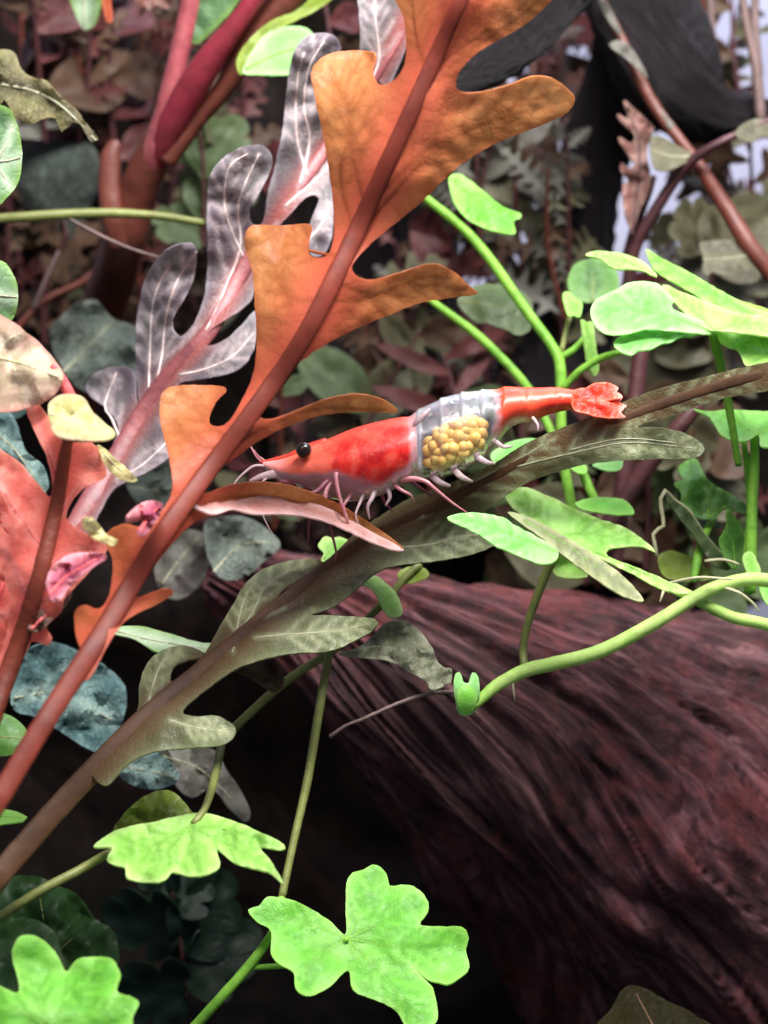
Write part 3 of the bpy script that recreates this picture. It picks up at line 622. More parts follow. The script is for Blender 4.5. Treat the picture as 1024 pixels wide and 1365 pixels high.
pl(t, [(677, 684), (712, 693), (752, 715), (792, 740), (832, 770), (858, 801), (832, 796), (792, 771), (752, 742), (722, 718)], dict(d=-.28, sx=.0, sy=1.3, wav=.06, wl=30), 'underside', [[(700, 695), (760, 730), (850, 797)]])
pl(t, [(737, 755), (745, 742), (762, 745), (778, 758), (783, 769), (762, 771), (742, 768)], dict(d=.0, sy=1.0), 'pale_green')
pl(t, [(767, 671), (790, 664), (815, 664), (834, 668), (846, 684), (830, 687), (800, 684), (778, 680)], dict(d=.9, sy=1.5), 'lime')
bud = [(607, 905), (614, 899), (618, 910), (624, 912), (629, 899), (636, 904), (637, 930), (632, 947), (620, 952), (610, 944)]
pl(t, bud, dict(d=-.04, cup=6, sy=.2), 'mint', name='leaf_bud', spacing=4, thick=.03)
pl(t, [(612, 920), (622, 915), (634, 925), (630, 946), (618, 948), (611, 936)], dict(d=-.08, cup=5), 'lime', name='leaf_bud', spacing=4, thick=.03)
for a in ([(690, 897, .1, 1.8), (684, 912, .08, 1.3), (687, 935, .1, .7)], [(889, 776, .22, 2.2), (884, 790, .15, 2.0), (880, 802, .12, 1.4)], [(890, 778, .24, 2.0), (930, 770, .2, 2.0), (975, 772, .2, 1.4)]):
    tube('rootlet', a, M['root'], t, 6)

t = thing('creeping_plant', 'upright green plant with scalloped leaves at the right edge above the runner', 'plant', P(1003, 775, .75))
tube('stem', [(1000, 790, .7, 8), (1001, 740, .72, 8), (1003, 680, .75, 7), (1006, 620, .8, 6.5), (1005, 570, .9, 5)], M['stem'], t, 10)
tube('stem', [(994, 740, .85, 5), (1000, 690, .9, 5), (998, 640, .95, 5), (992, 590, 1.0, 4)], M['stem'], t, 8)
pl(t, [(925, 546), (944, 549), (970, 547), (997, 548), (1024, 549), (1060, 552), (1060, 598), (1030, 597), (1014, 595), (1011, 581), (996, 588), (979, 588), (962, 581), (956, 572), (950, 563), (943, 555)], dict(d=.75, sx=-.1, sy=1.6, wav=.05, wl=25), 'lime', [[(1009, 580), (980, 562), (935, 548)], [(1010, 580), (1030, 565)], [(1009, 580), (970, 578)]])
pl(t, [(906, 621), (919, 613), (929, 613), (944, 640), (974, 659), (1002, 679), (997, 687), (967, 679), (954, 692), (929, 690), (908, 674), (908, 658), (899, 645), (911, 641), (905, 630)], dict(d=1.1, sx=.2, sy=1.0, wav=.08, wl=25), 'leafgreen', [[(945, 690), (940, 655), (922, 618)], [(945, 690), (975, 672), (998, 682)], [(944, 690), (920, 660)]])
pl(t, [(969, 679), (980, 689), (988, 704), (992, 719), (990, 744), (980, 760), (967, 746), (959, 722), (968, 702)], dict(d=.8, sx=.9, sy=.4), 'leafgreen', [[(980, 758), (976, 715), (972, 684)]])
pl(t, [(990, 742), (1000, 735), (1008, 745), (1014, 765), (1000, 770), (994, 760)], dict(d=.55, sx=.2, sy=.3), 'pale_green', name='leaf_bud', spacing=4)
pl(t, [(1012, 775), (1030, 780), (1060, 800), (1060, 830), (1030, 812), (1016, 795)], dict(d=.6, sy=.6), 'lime')
tube('petiole', [(952, 690, 1.12, 5), (940, 712, 1.0, 6), (930, 745, .9, 6.5), (925, 775, .8, 5)], M['stem'], t, 8)
pl(t, [(877, 744), (894, 734), (919, 742), (939, 754), (952, 770), (930, 776), (904, 774), (885, 768)], dict(d=1.0, sy=.7), 'yellowgreen')
tube('stem', [(895, 782, .3, 7), (930, 800, .35, 8), (975, 822, .35, 8), (1020, 832, .35, 8), (1070, 850, .35, 8)], M['runner'], t, 10)
for a in ([(960, 782, .3, 2.5), (985, 790, .3, 2.2), (1005, 805, .35, 1.5), (1012, 815, .35, 1)], [(940, 748, .6, 2), (965, 746, .55, 2), (985, 752, .5, 1.3)]):
    tube('rootlet', a, M['root'], t, 6)

t, df_ = single_leaf('curled_leaf', 'dark folded leaf with a thin pale wavy rim right of the split leaf', [(887, 655), (900, 667), (919, 682), (939, 712), (969, 747), (972, 760), (950, 752), (925, 715), (905, 690), (890, 670)], dict(d=.85, sx=.5, sy=.3, wav=.06, wl=15), 'bg_green')
tube('rim', [(876, 741, .8, 2.6), (871, 712, .8, 2.6), (878, 705, .8, 2.6), (885, 701, .8, 2.8), (882, 680, .78, 2.8), (881, 664, .78, 2.8), (887, 654, .8, 3), (899, 667, .85, 3), (919, 682, .92, 3), (939, 714, .95, 3), (969, 747, 1.0, 2.6)], M['root'], t, 6, rough=.2)

# top right lit leaf and its plant
t = thing('creeping_plant', 'large mint green lobed leaf cluster at the right edge, brightest in view', 'plant', P(960, 560, .3))
tube('petiole', [(985, 620, .6, 5), (975, 560, .45, 5.5), (966, 510, .35, 6), (957, 470, .3, 6.5), (951, 446, .26, 7)], M['stem'], t, 9)
pl(t, [(787, 417), (793, 402), (808, 393), (823, 386), (840, 377), (871, 377), (886, 387), (898, 400), (897, 412), (925, 424), (952, 436), (948, 446), (900, 442), (860, 440), (836, 446), (811, 446), (794, 436)], dict(d=.18, sx=-.1, sy=1.1, wav=.08, wl=45), 'mint', [[(948, 442), (900, 425), (840, 412), (797, 418)], [(930, 436), (880, 415), (850, 390)]])
pl(t, [(952, 438), (900, 432), (860, 434), (836, 445), (822, 453), (818, 461), (828, 470), (842, 474), (852, 468), (866, 467), (880, 460), (894, 457), (909, 450), (924, 449), (937, 445), (950, 447)], dict(d=.06, sx=-.1, sy=1.5, wav=.06, wl=35), 'mint', [[(948, 442), (890, 448), (830, 464)]])
pl(t, [(882, 385), (890, 381), (905, 388), (923, 395), (955, 407), (983, 417), (1030, 424), (1062, 436), (1040, 450), (1000, 446), (960, 442), (945, 440), (925, 428), (905, 410)], dict(d=.16, sx=-.1, sy=1.5, wav=.07, wl=35), 'pale_green', [[(952, 441), (925, 415), (890, 385)], [(952, 441), (1000, 432), (1050, 438)]])
pl(t, [(952, 440), (975, 440), (1010, 440), (1070, 446), (1070, 490), (1040, 492), (1024, 488), (1008, 489), (994, 487), (988, 476), (983, 467), (972, 464), (961, 457), (956, 447)], dict(d=.1, sx=-.1, sy=1.1, wav=.07, wl=35), 'pale_green', [[(953, 442), (985, 455), (1008, 482)], [(953, 442), (1000, 448), (1050, 470)]])
pl(t, [(781, 340), (795, 335), (832, 339), (858, 350), (876, 369), (858, 362), (840, 359), (826, 360), (813, 356), (801, 346)], dict(d=.75, sx=.1, sy=2.0, wav=.04, wl=15), 'pale_green', [[(870, 364), (830, 348), (790, 339)]])
pl(t, [(861, 333), (875, 340), (887, 347), (923, 366), (959, 387), (1000, 408), (1060, 430), (1060, 445), (1010, 430), (983, 417), (942, 402), (921, 390), (887, 371), (871, 358)], dict(d=.5, sx=-.1, sy=1.8, wav=.06, wl=25), 'lime', [[(1010, 425), (940, 385), (868, 340)]])
pl(t, [(936, 390), (965, 395), (1000, 405), (1060, 425), (1060, 445), (1000, 428), (960, 415), (940, 402)], dict(d=.38, sx=-.1, sy=1.6), 'yellowgreen')

# middle plant behind the shrimp
t = thing('creeping_plant', 'branching green stems rising behind the shrimp tail with small leaves', 'plant', P(760, 680, 1.4))
tube('stem', [(545, 245, 1.9, 4), (575, 270, 1.9, 6), (618, 305, 1.85, 6.5), (655, 348, 1.8, 7), (700, 412, 1.7, 7), (735, 460, 1.6, 7), (747, 490, 1.55, 7.5), (748, 560, 1.5, 7), (752, 620, 1.45, 7), (765, 690, 1.4, 7)], M['stem'], t, 10)
tube('stem', [(560, 390, 2.2, 3.5), (585, 408, 2.1, 5), (640, 450, 2.0, 6), (690, 500, 1.9, 6), (715, 535, 1.7, 6), (742, 590, 1.5, 6)], M['stem'], t, 10)
tube('stem', [(745, 478, 1.6, 5), (765, 466, 1.6, 4.5), (780, 450, 1.65, 4)], M['stem'], t, 8)
tube('stem', [(750, 520, 1.5, 5), (770, 497, 1.45, 5), (800, 478, 1.4, 5), (825, 470, 1.3, 4)], M['stem'], t, 8)
tube('stem', [(748, 470, 1.65, 4), (755, 440, 1.7, 4), (760, 420, 1.75, 4)], M['dimstem'], t, 8)
tube('stem', [(775, 625, 1.3, 6), (785, 650, 1.25, 6.5), (800, 680, 1.2, 5)], M['stem'], t, 8)
pl(t, [(599, 235), (612, 232), (632, 245), (662, 270), (680, 280), (694, 285), (693, 292), (685, 295), (686, 312), (657, 308), (627, 295), (608, 275), (600, 252)], dict(d=1.9, sx=.3, sy=.8, wav=.06, wl=25), 'lime', [[(605, 240), (640, 275), (680, 305)], [(625, 262), (655, 280), (688, 288)]])
pl(t, [(750, 395), (757, 389), (766, 397), (776, 405), (773, 423), (765, 420), (757, 421)], dict(d=1.6, sx=.3, sy=.6), 'lime', spacing=4)
pl(t, [(775, 426), (782, 430), (790, 430), (794, 460), (798, 494), (790, 501), (783, 485), (779, 460)], dict(d=1.5, sx=1.2, sy=.2), 'pale_green', [[(780, 430), (788, 465), (792, 498)]], spacing=4)
pl(t, [(610, 401), (627, 383), (662, 379), (697, 390), (711, 412), (706, 440), (690, 447), (676, 440), (662, 436), (648, 430), (637, 431), (620, 418)], dict(d=2.7, sx=.2, sy=.8, wav=.08), 'bg_green', [[(612, 402), (660, 408), (700, 425)]], vm='dimstem')
pl(t, [(757, 370), (768, 352), (790, 345), (812, 350), (824, 368), (822, 390), (800, 402), (775, 402), (760, 390)], dict(d=2.4, sx=.2, sy=.7), 'leafgreen', [[(790, 402), (790, 370), (785, 350)]], vm='dimstem')
pl(t, [(655, 605), (680, 590), (705, 585), (720, 588), (700, 605), (672, 622), (660, 618)], dict(d=.95, sy=1.2), 'mint', [[(660, 615), (690, 600), (715, 588)]])
pl(t, [(790, 620), (815, 616), (830, 612), (828, 626), (810, 628)], dict(d=.9, sy=1.0), 'mint', spacing=4)
pl(t, [(752, 612), (768, 612), (782, 622), (780, 632), (765, 628)], dict(d=1.2, sy=.8), 'lime', spacing=4)

# yellow green sprigs under the olive brown leaf
t = thing('leaf_sprig', 'small yellow green sprig below the shrimp beside the log', 'plant', P(495, 820, .7))
pl(t, [(424, 728), (432, 716), (444, 718), (452, 716), (466, 722), (464, 732), (452, 740), (440, 752), (428, 748), (432, 738)], dict(d=.75, sy=.8), 'pale_green', [[(432, 746), (445, 730), (460, 724)]], spacing=4)
pl(t, [(474, 776), (486, 770), (500, 768), (512, 776), (528, 792), (537, 815), (530, 823), (518, 822), (508, 808), (496, 786)], dict(d=.55, sx=.4, sy=.8), 'pale_green', [[(488, 775), (510, 795), (530, 818)]], spacing=5)
pl(t, [(530, 765), (548, 755), (566, 758), (572, 768), (555, 776), (540, 778)], dict(d=.8, sy=.6), 'yellowgreen', spacing=4)
tube('stem', [(560, 752, .8, 5), (540, 770, .75, 5), (520, 795, .7, 5.5), (490, 825, .62, 5), (462, 855, .55, 5), (430, 876, .5, 5.5), (390, 902, .45, 6), (350, 935, .4, 6), (308, 975, .4, 6)], M['dimstem'], t, 8)

t = thing('hanging_leaf', 'ragged grey white decaying leaf hanging over the log', 'leaf', P(462, 872, .3))
pl(t, [(452, 872), (480, 862), (500, 845), (515, 830), (540, 828), (560, 842), (575, 862), (582, 880), (592, 890), (602, 892), (601, 908), (590, 916), (575, 920), (568, 908), (545, 895), (520, 882), (490, 878)], dict(d=.25, sx=-.1, sy=.7, wav=.12, wl=22), 'decay', [[(455, 872), (510, 862), (560, 880), (590, 905)]], name='blade', vm='brown_vein')
t = thing('hanging_root', 'thin pale root trailing across the dark left end of the log', 'root', P(600, 925, .3))
tube('root', [(605, 922, .3, 2.6), (570, 925, .25, 3), (530, 938, .2, 2.8), (490, 956, .15, 2.5), (460, 968, .12, 2.5), (440, 982, .1, 3)], M['dimroot'], t, 6, rough=.3)

# sage coloured leaf behind the orange stalk and brown dead leaf
single_leaf('sage_leaf', 'pale sage green leaf edge between orange stalk and olive leaf', [(150, 845), (160, 836), (190, 836), (225, 845), (262, 856), (290, 860), (278, 874), (250, 868), (225, 872), (205, 868), (178, 852)], dict(d=.3, sx=.2, sy=1.2, wav=.06, wl=30), 'sage', rib=[(155, 842), (210, 855), (280, 866)], ribmat='brown_vein', r=(1.6, .8))
single_leaf('dead_leaf', 'small brown dead leaf hanging below the olive leaf lobe', [(308, 892), (330, 884), (355, 880), (372, 884), (378, 900), (376, 918), (366, 924), (350, 915), (330, 902)], dict(d=-.15, sx=.3, sy=.5, wav=.1, wl=20), 'bg_brown', rib=[(312, 892), (345, 898), (372, 915)], ribmat='brown_rib', r=(1.6, .8))

# thin stems, bottom
t = thing('creeping_plant', 'bright green three lobed leaf at the bottom centre on crossing thin stems', 'plant', P(255, 1380, -.3))
tube('stem', [(450, 820, .5, 4.5), (438, 875, .4, 5.5), (425, 950, .25, 6), (410, 1040, .1, 6), (392, 1120, -.05, 5.5), (376, 1195, -.2, 5.5)], M['dimstem'], t, 8)
tube('stem', [(376, 1195, -.2, 5), (368, 1228, -.25, 5), (358, 1252, -.3, 6), (330, 1290, -.35, 7), (290, 1335, -.4, 7), (240, 1390, -.4, 7)], M['stem'], t, 8)
tube('petiole', [(330, 1290, -.35, 4), (400, 1285, -.2, 4), (440, 1268, -.35, 4), (462, 1252, -.48, 4)], M['stem'], t, 8)
pl(t, [(331, 1213), (345, 1208), (356, 1196), (378, 1198), (400, 1204), (437, 1226), (460, 1246), (461, 1212), (462, 1178), (470, 1164), (484, 1160), (492, 1155), (503, 1154), (515, 1165), (520, 1181), (535, 1180), (551, 1182), (568, 1197), (571, 1216), (560, 1233), (590, 1235), (617, 1236), (625, 1251), (621, 1266), (625, 1283), (623, 1296), (601, 1312), (585, 1311), (569, 1306), (552, 1290),
       (566, 1306), (577, 1318), (583, 1342), (582, 1363), (565, 1372), (544, 1372), (530, 1350), (512, 1338), (490, 1330), (470, 1319), (464, 1294), (444, 1312), (426, 1324), (408, 1328), (394, 1318), (391, 1297), (372, 1285), (361, 1272), (362, 1252), (359, 1238), (343, 1230)],
   dict(d=-.5, sx=.15, sy=.75, wav=.08, wl=70, c=(465, 1255)), 'lime', [[(463, 1252), (420, 1235), (345, 1212)], [(463, 1252), (420, 1280), (405, 1320)], [(463, 1252), (485, 1205), (500, 1160)], [(463, 1252), (520, 1225), (560, 1200)], [(463, 1252), (530, 1262), (615, 1260)], [(463, 1252), (510, 1300), (565, 1365)], [(463, 1252), (480, 1290), (490, 1325)]], spacing=7)

t = thing('creeping_plant', 'bright fluted green leaf at lower left beneath the blue stones', 'plant', P(20, 1215, -1.3))
tube('petiole', [(-20, 1235, -1.4, 6), (50, 1190, -1.35, 6.5), (110, 1158, -1.2, 6.5), (150, 1135, -.95, 6), (200, 1112, -.75, 5), (240, 1104, -.85, 4)], M['dimstem'], t, 8)
tube('stem', [(258, 1098, -1.0, 5), (272, 1080, -.9, 5), (284, 1045, -.6, 6), (296, 990, .3, 6)], M['dimstem'], t, 8)
pl(t, [(125, 1129), (140, 1116), (160, 1106), (199, 1097), (230, 1090), (258, 1085), (281, 1086), (313, 1096), (352, 1112), (379, 1127), (375, 1134), (348, 1131), (363, 1151), (377, 1178), (359, 1164), (336, 1158), (313, 1151), (289, 1133), (293, 1150), (289, 1160), (270, 1168), (250, 1168), (230, 1163), (219, 1174), (195, 1177), (170, 1171), (166, 1157), (150, 1153), (143, 1146), (150, 1131), (138, 1130)],
   dict(d=-1.15, sy=1.5, wav=.10, wl=28, c=(250, 1115)), 'pale_green', [[(250, 1105), (200, 1130), (160, 1145)], [(250, 1105), (220, 1140), (200, 1172)], [(252, 1105), (262, 1135), (268, 1165)], [(256, 1104), (310, 1130), (365, 1160)], [(258, 1102), (310, 1108), (370, 1128)]])
pl(t, [(150, 1110), (175, 1075), (203, 1057), (230, 1056), (254, 1080), (262, 1092), (234, 1102), (187, 1106)], dict(d=-.75, sy=.8, wav=.1, wl=25), 'yellowgreen', [[(245, 1100), (215, 1080), (200, 1062)]], vm='dimstem', label='dark olive green top lobe')

t = thing('creeping_plant', 'vivid green leaf cut off by the bottom left corner', 'plant', P(60, 1400, -1.9))
pl(t, [(16, 1275), (20, 1258), (27, 1249), (43, 1247), (58, 1254), (70, 1265), (80, 1280), (89, 1296), (102, 1280), (124, 1276), (148, 1278), (156, 1288), (161, 1300), (156, 1322), (172, 1328), (185, 1337), (178, 1354), (168, 1385), (100, 1410), (-40, 1410), (-40, 1305), (-10, 1310), (25, 1323)], dict(d=-2.0, sy=.6, wav=.07, wl=60), 'lime', [[(60, 1365), (50, 1310), (38, 1258)], [(62, 1365), (110, 1320), (145, 1285)], [(62, 1366), (110, 1355), (180, 1342)], [(58, 1366), (10, 1340), (-30, 1320)]], spacing=7)
tube('petiole', [(60, 1368, -2.0, 5), (40, 1420, -1.9, 5), (10, 1480, -1.7, 5)], M['stem'], t, 8)
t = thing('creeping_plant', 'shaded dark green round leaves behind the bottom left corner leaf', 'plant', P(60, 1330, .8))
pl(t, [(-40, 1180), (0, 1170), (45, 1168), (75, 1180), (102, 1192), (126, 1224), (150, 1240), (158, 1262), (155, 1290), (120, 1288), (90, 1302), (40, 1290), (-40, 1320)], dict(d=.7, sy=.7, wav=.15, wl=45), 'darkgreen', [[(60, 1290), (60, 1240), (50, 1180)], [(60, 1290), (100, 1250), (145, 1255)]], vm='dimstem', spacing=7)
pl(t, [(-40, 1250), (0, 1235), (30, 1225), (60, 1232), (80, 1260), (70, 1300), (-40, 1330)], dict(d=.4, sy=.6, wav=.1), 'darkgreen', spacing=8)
tube('petiole', [(60, 1292, .72, 4), (55, 1340, .8, 4), (40, 1420, .9, 4)], M['dimstem'], t, 6)

# broad dull leaves lying low among the stalks
LOW = [('broad furry grey green leaf left of the grey purple leaf', [(66, 445), (84, 420), (104, 404), (128, 400), (150, 424), (186, 442), (188, 500), (160, 515), (120, 524), (88, 500)], dict(d=3.0, sx=.2, sy=.7, wav=.16, wl=30), 'lowgrey', [(80, 500), (120, 460), (150, 428)]),
       ('folded blue grey leaf under the tip of the front orange lobe', [(272, 700), (300, 688), (335, 692), (366, 715), (374, 730), (352, 748), (326, 770), (296, 772), (278, 745)], dict(d=2.0, sx=.3, sy=.8, wav=.16, wl=28), 'lowgrey', [(285, 762), (320, 728), (366, 722)]),
       ('dull brown grey leaf beside the orange leaf stalk', [(205, 735), (222, 712), (250, 706), (276, 716), (278, 755), (262, 785), (232, 800), (210, 780)], dict(d=2.2, sx=.3, sy=.5, wav=.14, wl=28), 'bg_grey', [(215, 780), (240, 745), (265, 715)]),
       ('broad teal leaf with pale streaks behind the lower orange stalk', [(14, 900), (30, 872), (62, 856), (100, 866), (140, 888), (166, 915), (164, 960), (140, 1002), (112, 996), (80, 975), (46, 956), (18, 945)], dict(d=1.2, sx=.3, sy=.9, wav=.18, wl=24), 'teal', [(20, 930), (80, 925), (150, 960)]),
       ('small teal leaf just above the bottom left green leaf', [(150, 1010), (175, 996), (205, 1000), (232, 1022), (238, 1040), (212, 1052), (180, 1048), (158, 1032)], dict(d=1.1, sx=.2, sy=.8, wav=.12, wl=20), 'teal', [(155, 1020), (195, 1028), (234, 1036)]),
       ('dark olive folded leaf above the bottom left green leaf', [(205, 1004), (240, 996), (286, 1000), (300, 1025), (318, 1050), (334, 1084), (326, 1096), (306, 1078), (282, 1052), (256, 1064), (236, 1050), (222, 1024)], dict(d=1.3, sx=.4, sy=.6, wav=.16, wl=26), 'bg_grey', [(215, 1008), (270, 1028), (330, 1088)]),
       ('pale blue grey leaf beside the coral leaf', [(-20, 560), (4, 545), (20, 560), (34, 600), (58, 622), (64, 650), (48, 662), (24, 640), (0, 610), (-20, 600)], dict(d=1.2, sx=.2, sy=.5, wav=.14, wl=22), 'teal', [(-10, 575), (20, 600), (56, 652)]),
       ('grey leaf between orange stalk and grey purple leaf', [(168, 640), (190, 622), (222, 612), (256, 630), (262, 660), (240, 684), (208, 690), (180, 668)], dict(d=2.2, sx=.3, sy=.6, wav=.14, wl=26), 'lowgrey', [(175, 650), (215, 652), (256, 645)]),
       ('dim teal leaf low at left beneath the coral leaf', [(-30, 500), (0, 490), (30, 498), (44, 520), (36, 548), (8, 560), (-30, 552)], dict(d=1.8, sx=.2, sy=.5, wav=.12, wl=25), 'teal', [(-30, 520), (0, 524), (40, 522)])]
for lb_, ol_, sp_, mt_, rb_ in LOW:
    single_leaf('broad_leaf', lb_, ol_, sp_, mt_, rib=rb_, ribmat='brown_vein', r=(1.6, .7), veins=side_veins([rb_], (.25, .5, .75), .4), veinmat='lowvein', vr=(.9, .4), group='broad dull leaves low among the stalks')

# left edge leaves
single_leaf('edge_leaf', 'pale green round leaf at the left edge beneath the yellow olive leaf', [(-40, 150), (-10, 140), (12, 145), (24, 170), (29, 205), (25, 240), (10, 262), (-5, 275), (-40, 280)], dict(d=-.8, sx=.6, wav=.06), 'sage', rib=[(-40, 210), (0, 215), (27, 210)], ribmat='brown_vein', r=(2, 1), veins=[[(-10, 214), (8, 240), (15, 252)], [(-5, 213), (12, 185), (16, 165)]], vr=(1.2, .6))
single_leaf('edge_leaf', 'green round leaf tip at the left edge above the pale leaf', [(-40, 345), (-10, 346), (8, 352), (20, 372), (24, 395), (20, 418), (8, 430), (-40, 432)], dict(d=-.8, sx=.6, wav=.06), 'sage', rib=[(-40, 390), (0, 394), (22, 396)], ribmat='brown_vein', r=(2, 1))
single_leaf('edge_leaf', 'small lime leaf tip at the left edge low down', [(-40, 1070), (0, 1078), (22, 1083), (36, 1090), (30, 1096), (0, 1100), (-40, 1112)], dict(d=-.5, sy=1.4, wav=.04), 'lime', rib=[(-40, 1090), (0, 1089), (30, 1090)], ribmat='stem', r=(1.6, .7))
single_leaf('edge_leaf', 'dim green leaf at the left edge behind the orange stalk', [(-40, 945), (0, 950), (25, 962), (40, 985), (30, 1003), (0, 1008), (-40, 1005)], dict(d=.4, sx=.3, sy=.4, wav=.08), 'leafgreen', rib=[(-40, 980), (0, 982), (34, 986)], ribmat='dimstem', r=(1.6, .7))
single_leaf('olive_leaf', 'puckered yellow olive old leaf at the upper left edge', [(-40, 60), (0, 66), (18, 70), (28, 92), (40, 102), (62, 108), (80, 128), (100, 145), (115, 165), (132, 186), (122, 190), (108, 168), (98, 162), (90, 170), (82, 175), (74, 158), (60, 158), (40, 165), (25, 160), (0, 140), (-40, 130)], dict(d=1.2, sx=.3, sy=.6, wav=.14, wl=22), 'olive', rib=[(-40, 100), (0, 112), (40, 120), (80, 140), (128, 187)], ribmat='brown_vein', r=(2.5, 1.4))

# ------------------------------------------------------------------ shrimp
ST = [(350, 616, 350, 621, 2), (362, 614, 363, 634, 8), (378, 611, 380, 644, 16), (396, 604, 399, 652, 25), (416, 594, 420, 659, 33), (442, 583, 447, 666, 41), (474, 570, 476, 668, 47), (508, 561, 508, 660, 49), (534, 556, 534, 648, 49), (546, 555, 550, 642, 48.5),
      (553, 550, 558, 640, 45), (577, 537, 578, 638, 45), (606, 526, 608, 631, 44), (636, 521, 641, 614, 40), (660, 519, 663, 592, 35), (676, 516, 677, 572, 31), (694, 516, 694, 564, 28), (713, 517, 711, 561, 25), (737, 516, 734, 552, 20), (760, 519, 756, 547, 16), (780, 521, 778, 547, 12), (796, 524, 796, 546, 7)]
SD = lambda x: -0.05 + 0.10 * ((x - 560) / 240.0) - 0.10 * max(0, (x - 660) / 150.0)   # body axis depth
S = thing('shrimp', 'red and clear cherry shrimp with yellow eggs standing on the leaf', 'shrimp', P(520, 660, 0.0))
def shrimp_body():
    q = catmull(ST, False, 2.2); n = len(q); K = 72
    V = []; F = []; COL = []
    red = np.array([0.86, 0.030, 0.018]); redd = np.array([0.62, 0.012, 0.01]); orange = np.array([0.88, 0.10, 0.035]); pink = np.array([0.85, 0.36, 0.30]); pale = np.array([0.75, 0.62, 0.66]); mauve = np.array([0.62, 0.24, 0.30]); clear = np.array([0.70, 0.74, 0.84])
    segs = [560, 588, 617, 645, 672, 704, 742, 775]
    sm = lambda a, b, x: min(1, max(0, (x - a) / (b - a))) ** 2 * (3 - 2 * min(1, max(0, (x - a) / (b - a))))
    for i, (tx, ty, bx, by, wd) in enumerate(q):
        cx, cy = (tx + bx) / 2, (ty + by) / 2; hx, hy = (tx - bx) / 2, (ty - by) / 2
        g = 1.0
        for sx in segs:                        # overlapping tail plates
            u = cx - sx
            if -3 < u < 22: g = max(g, 1.0 + 0.05 * math.exp(-max(0, u) / 7) * sm(-3, 0, u))
        for k in range(K):
            a = 2 * math.pi * k / K; ca, sa = math.cos(a), math.sin(a)
            sq = 1.0 - 0.16 * max(0, -ca) ** 2 if cx > 555 else 1.0
            px = cx + hx * ca * g; py = cy + hy * ca * g
            dd = SD(cx) + wd * PIX * sa * g * (1 - 0.22 * max(0, ca) ** 2) * sq
            V.append(P(px, py, dd))
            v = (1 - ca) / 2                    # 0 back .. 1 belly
            nz = noise.noise(Vector((px / 20, py / 20, sa * 2))) + .4 * noise.noise(Vector((px / 9, py / 9, sa * 5))); nf = noise.noise(Vector((px / 7, py / 7, sa * 4)))
            # pigments
            if cx < 556:
                mm = sm(-0.05, 0.38, nz); c = red * (1 - mm) + redd * mm; pk = sm(.12, .4, -nz + .25 * nf) * .35; c = c * (1 - pk) + np.array([.92, .22, .14]) * pk
                hd = 1 - sm(424, 456, cx + nz * 16); c = c * (1 - hd) + (orange * 0.85 + pink * 0.25) * hd if hd > 0 else c
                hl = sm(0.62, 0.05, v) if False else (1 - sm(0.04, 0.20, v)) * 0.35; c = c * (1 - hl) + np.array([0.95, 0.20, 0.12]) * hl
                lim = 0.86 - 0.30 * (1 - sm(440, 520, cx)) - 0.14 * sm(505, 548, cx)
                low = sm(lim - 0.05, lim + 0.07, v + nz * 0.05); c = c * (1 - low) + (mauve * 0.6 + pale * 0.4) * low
                al = 1.0 - 0.45 * low
                sn_ = 1 - sm(360, 395, cx); c = c * (1 - 0.4 * sn_) + pale * 0.4 * sn_
                rim = sm(543, 552, cx); c = c * (1 - rim * .6) + pale * rim * .6; al -= .35 * rim
            else:
                tl = sm(655, 668, cx + nz * 8); f2 = (1 - sm(556, 566, cx))
                up = 1 - sm(.30, .46, v); c = clear * (0.95 + 0.3 * nf); al = 0.05 + (.15 + .10 * nz) * up + 0.22 * f2
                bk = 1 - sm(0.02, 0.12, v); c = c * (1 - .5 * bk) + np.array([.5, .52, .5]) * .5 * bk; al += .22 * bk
                for sx in segs:
                    e = math.exp(-((cx - sx) / 2.5) ** 2); al += 0.08 * e; c = c + 0.05 * e
                tcol = orange * (0.62 + .3 * nz) + red * 0.40
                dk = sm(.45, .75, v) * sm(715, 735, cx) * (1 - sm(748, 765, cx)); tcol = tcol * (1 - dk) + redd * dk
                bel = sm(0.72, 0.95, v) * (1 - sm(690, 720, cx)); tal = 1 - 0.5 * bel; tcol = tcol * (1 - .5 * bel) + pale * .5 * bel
                c = c * (1 - tl) + tcol * tl; al = al * (1 - tl) + tal * tl
            COL.append((*np.clip(c, 0, 1), min(1, max(0.05, al))))
    for i in range(n - 1):
        for k in range(K):
            k2 = (k + 1) % K
            F.append((i * K + k, i * K + k2, (i + 1) * K + k2, (i + 1) * K + k))
    F.append(tuple(range(K))[::-1]); F.append(tuple((n - 1) * K + k for k in range(K)))
    me = mesh_from('body', V, F, S.location)
    a = me.attributes.new('pigment', 'FLOAT_COLOR', 'POINT'); a.data.foreach_set('color', np.array(COL, np.float32).ravel())
    return me
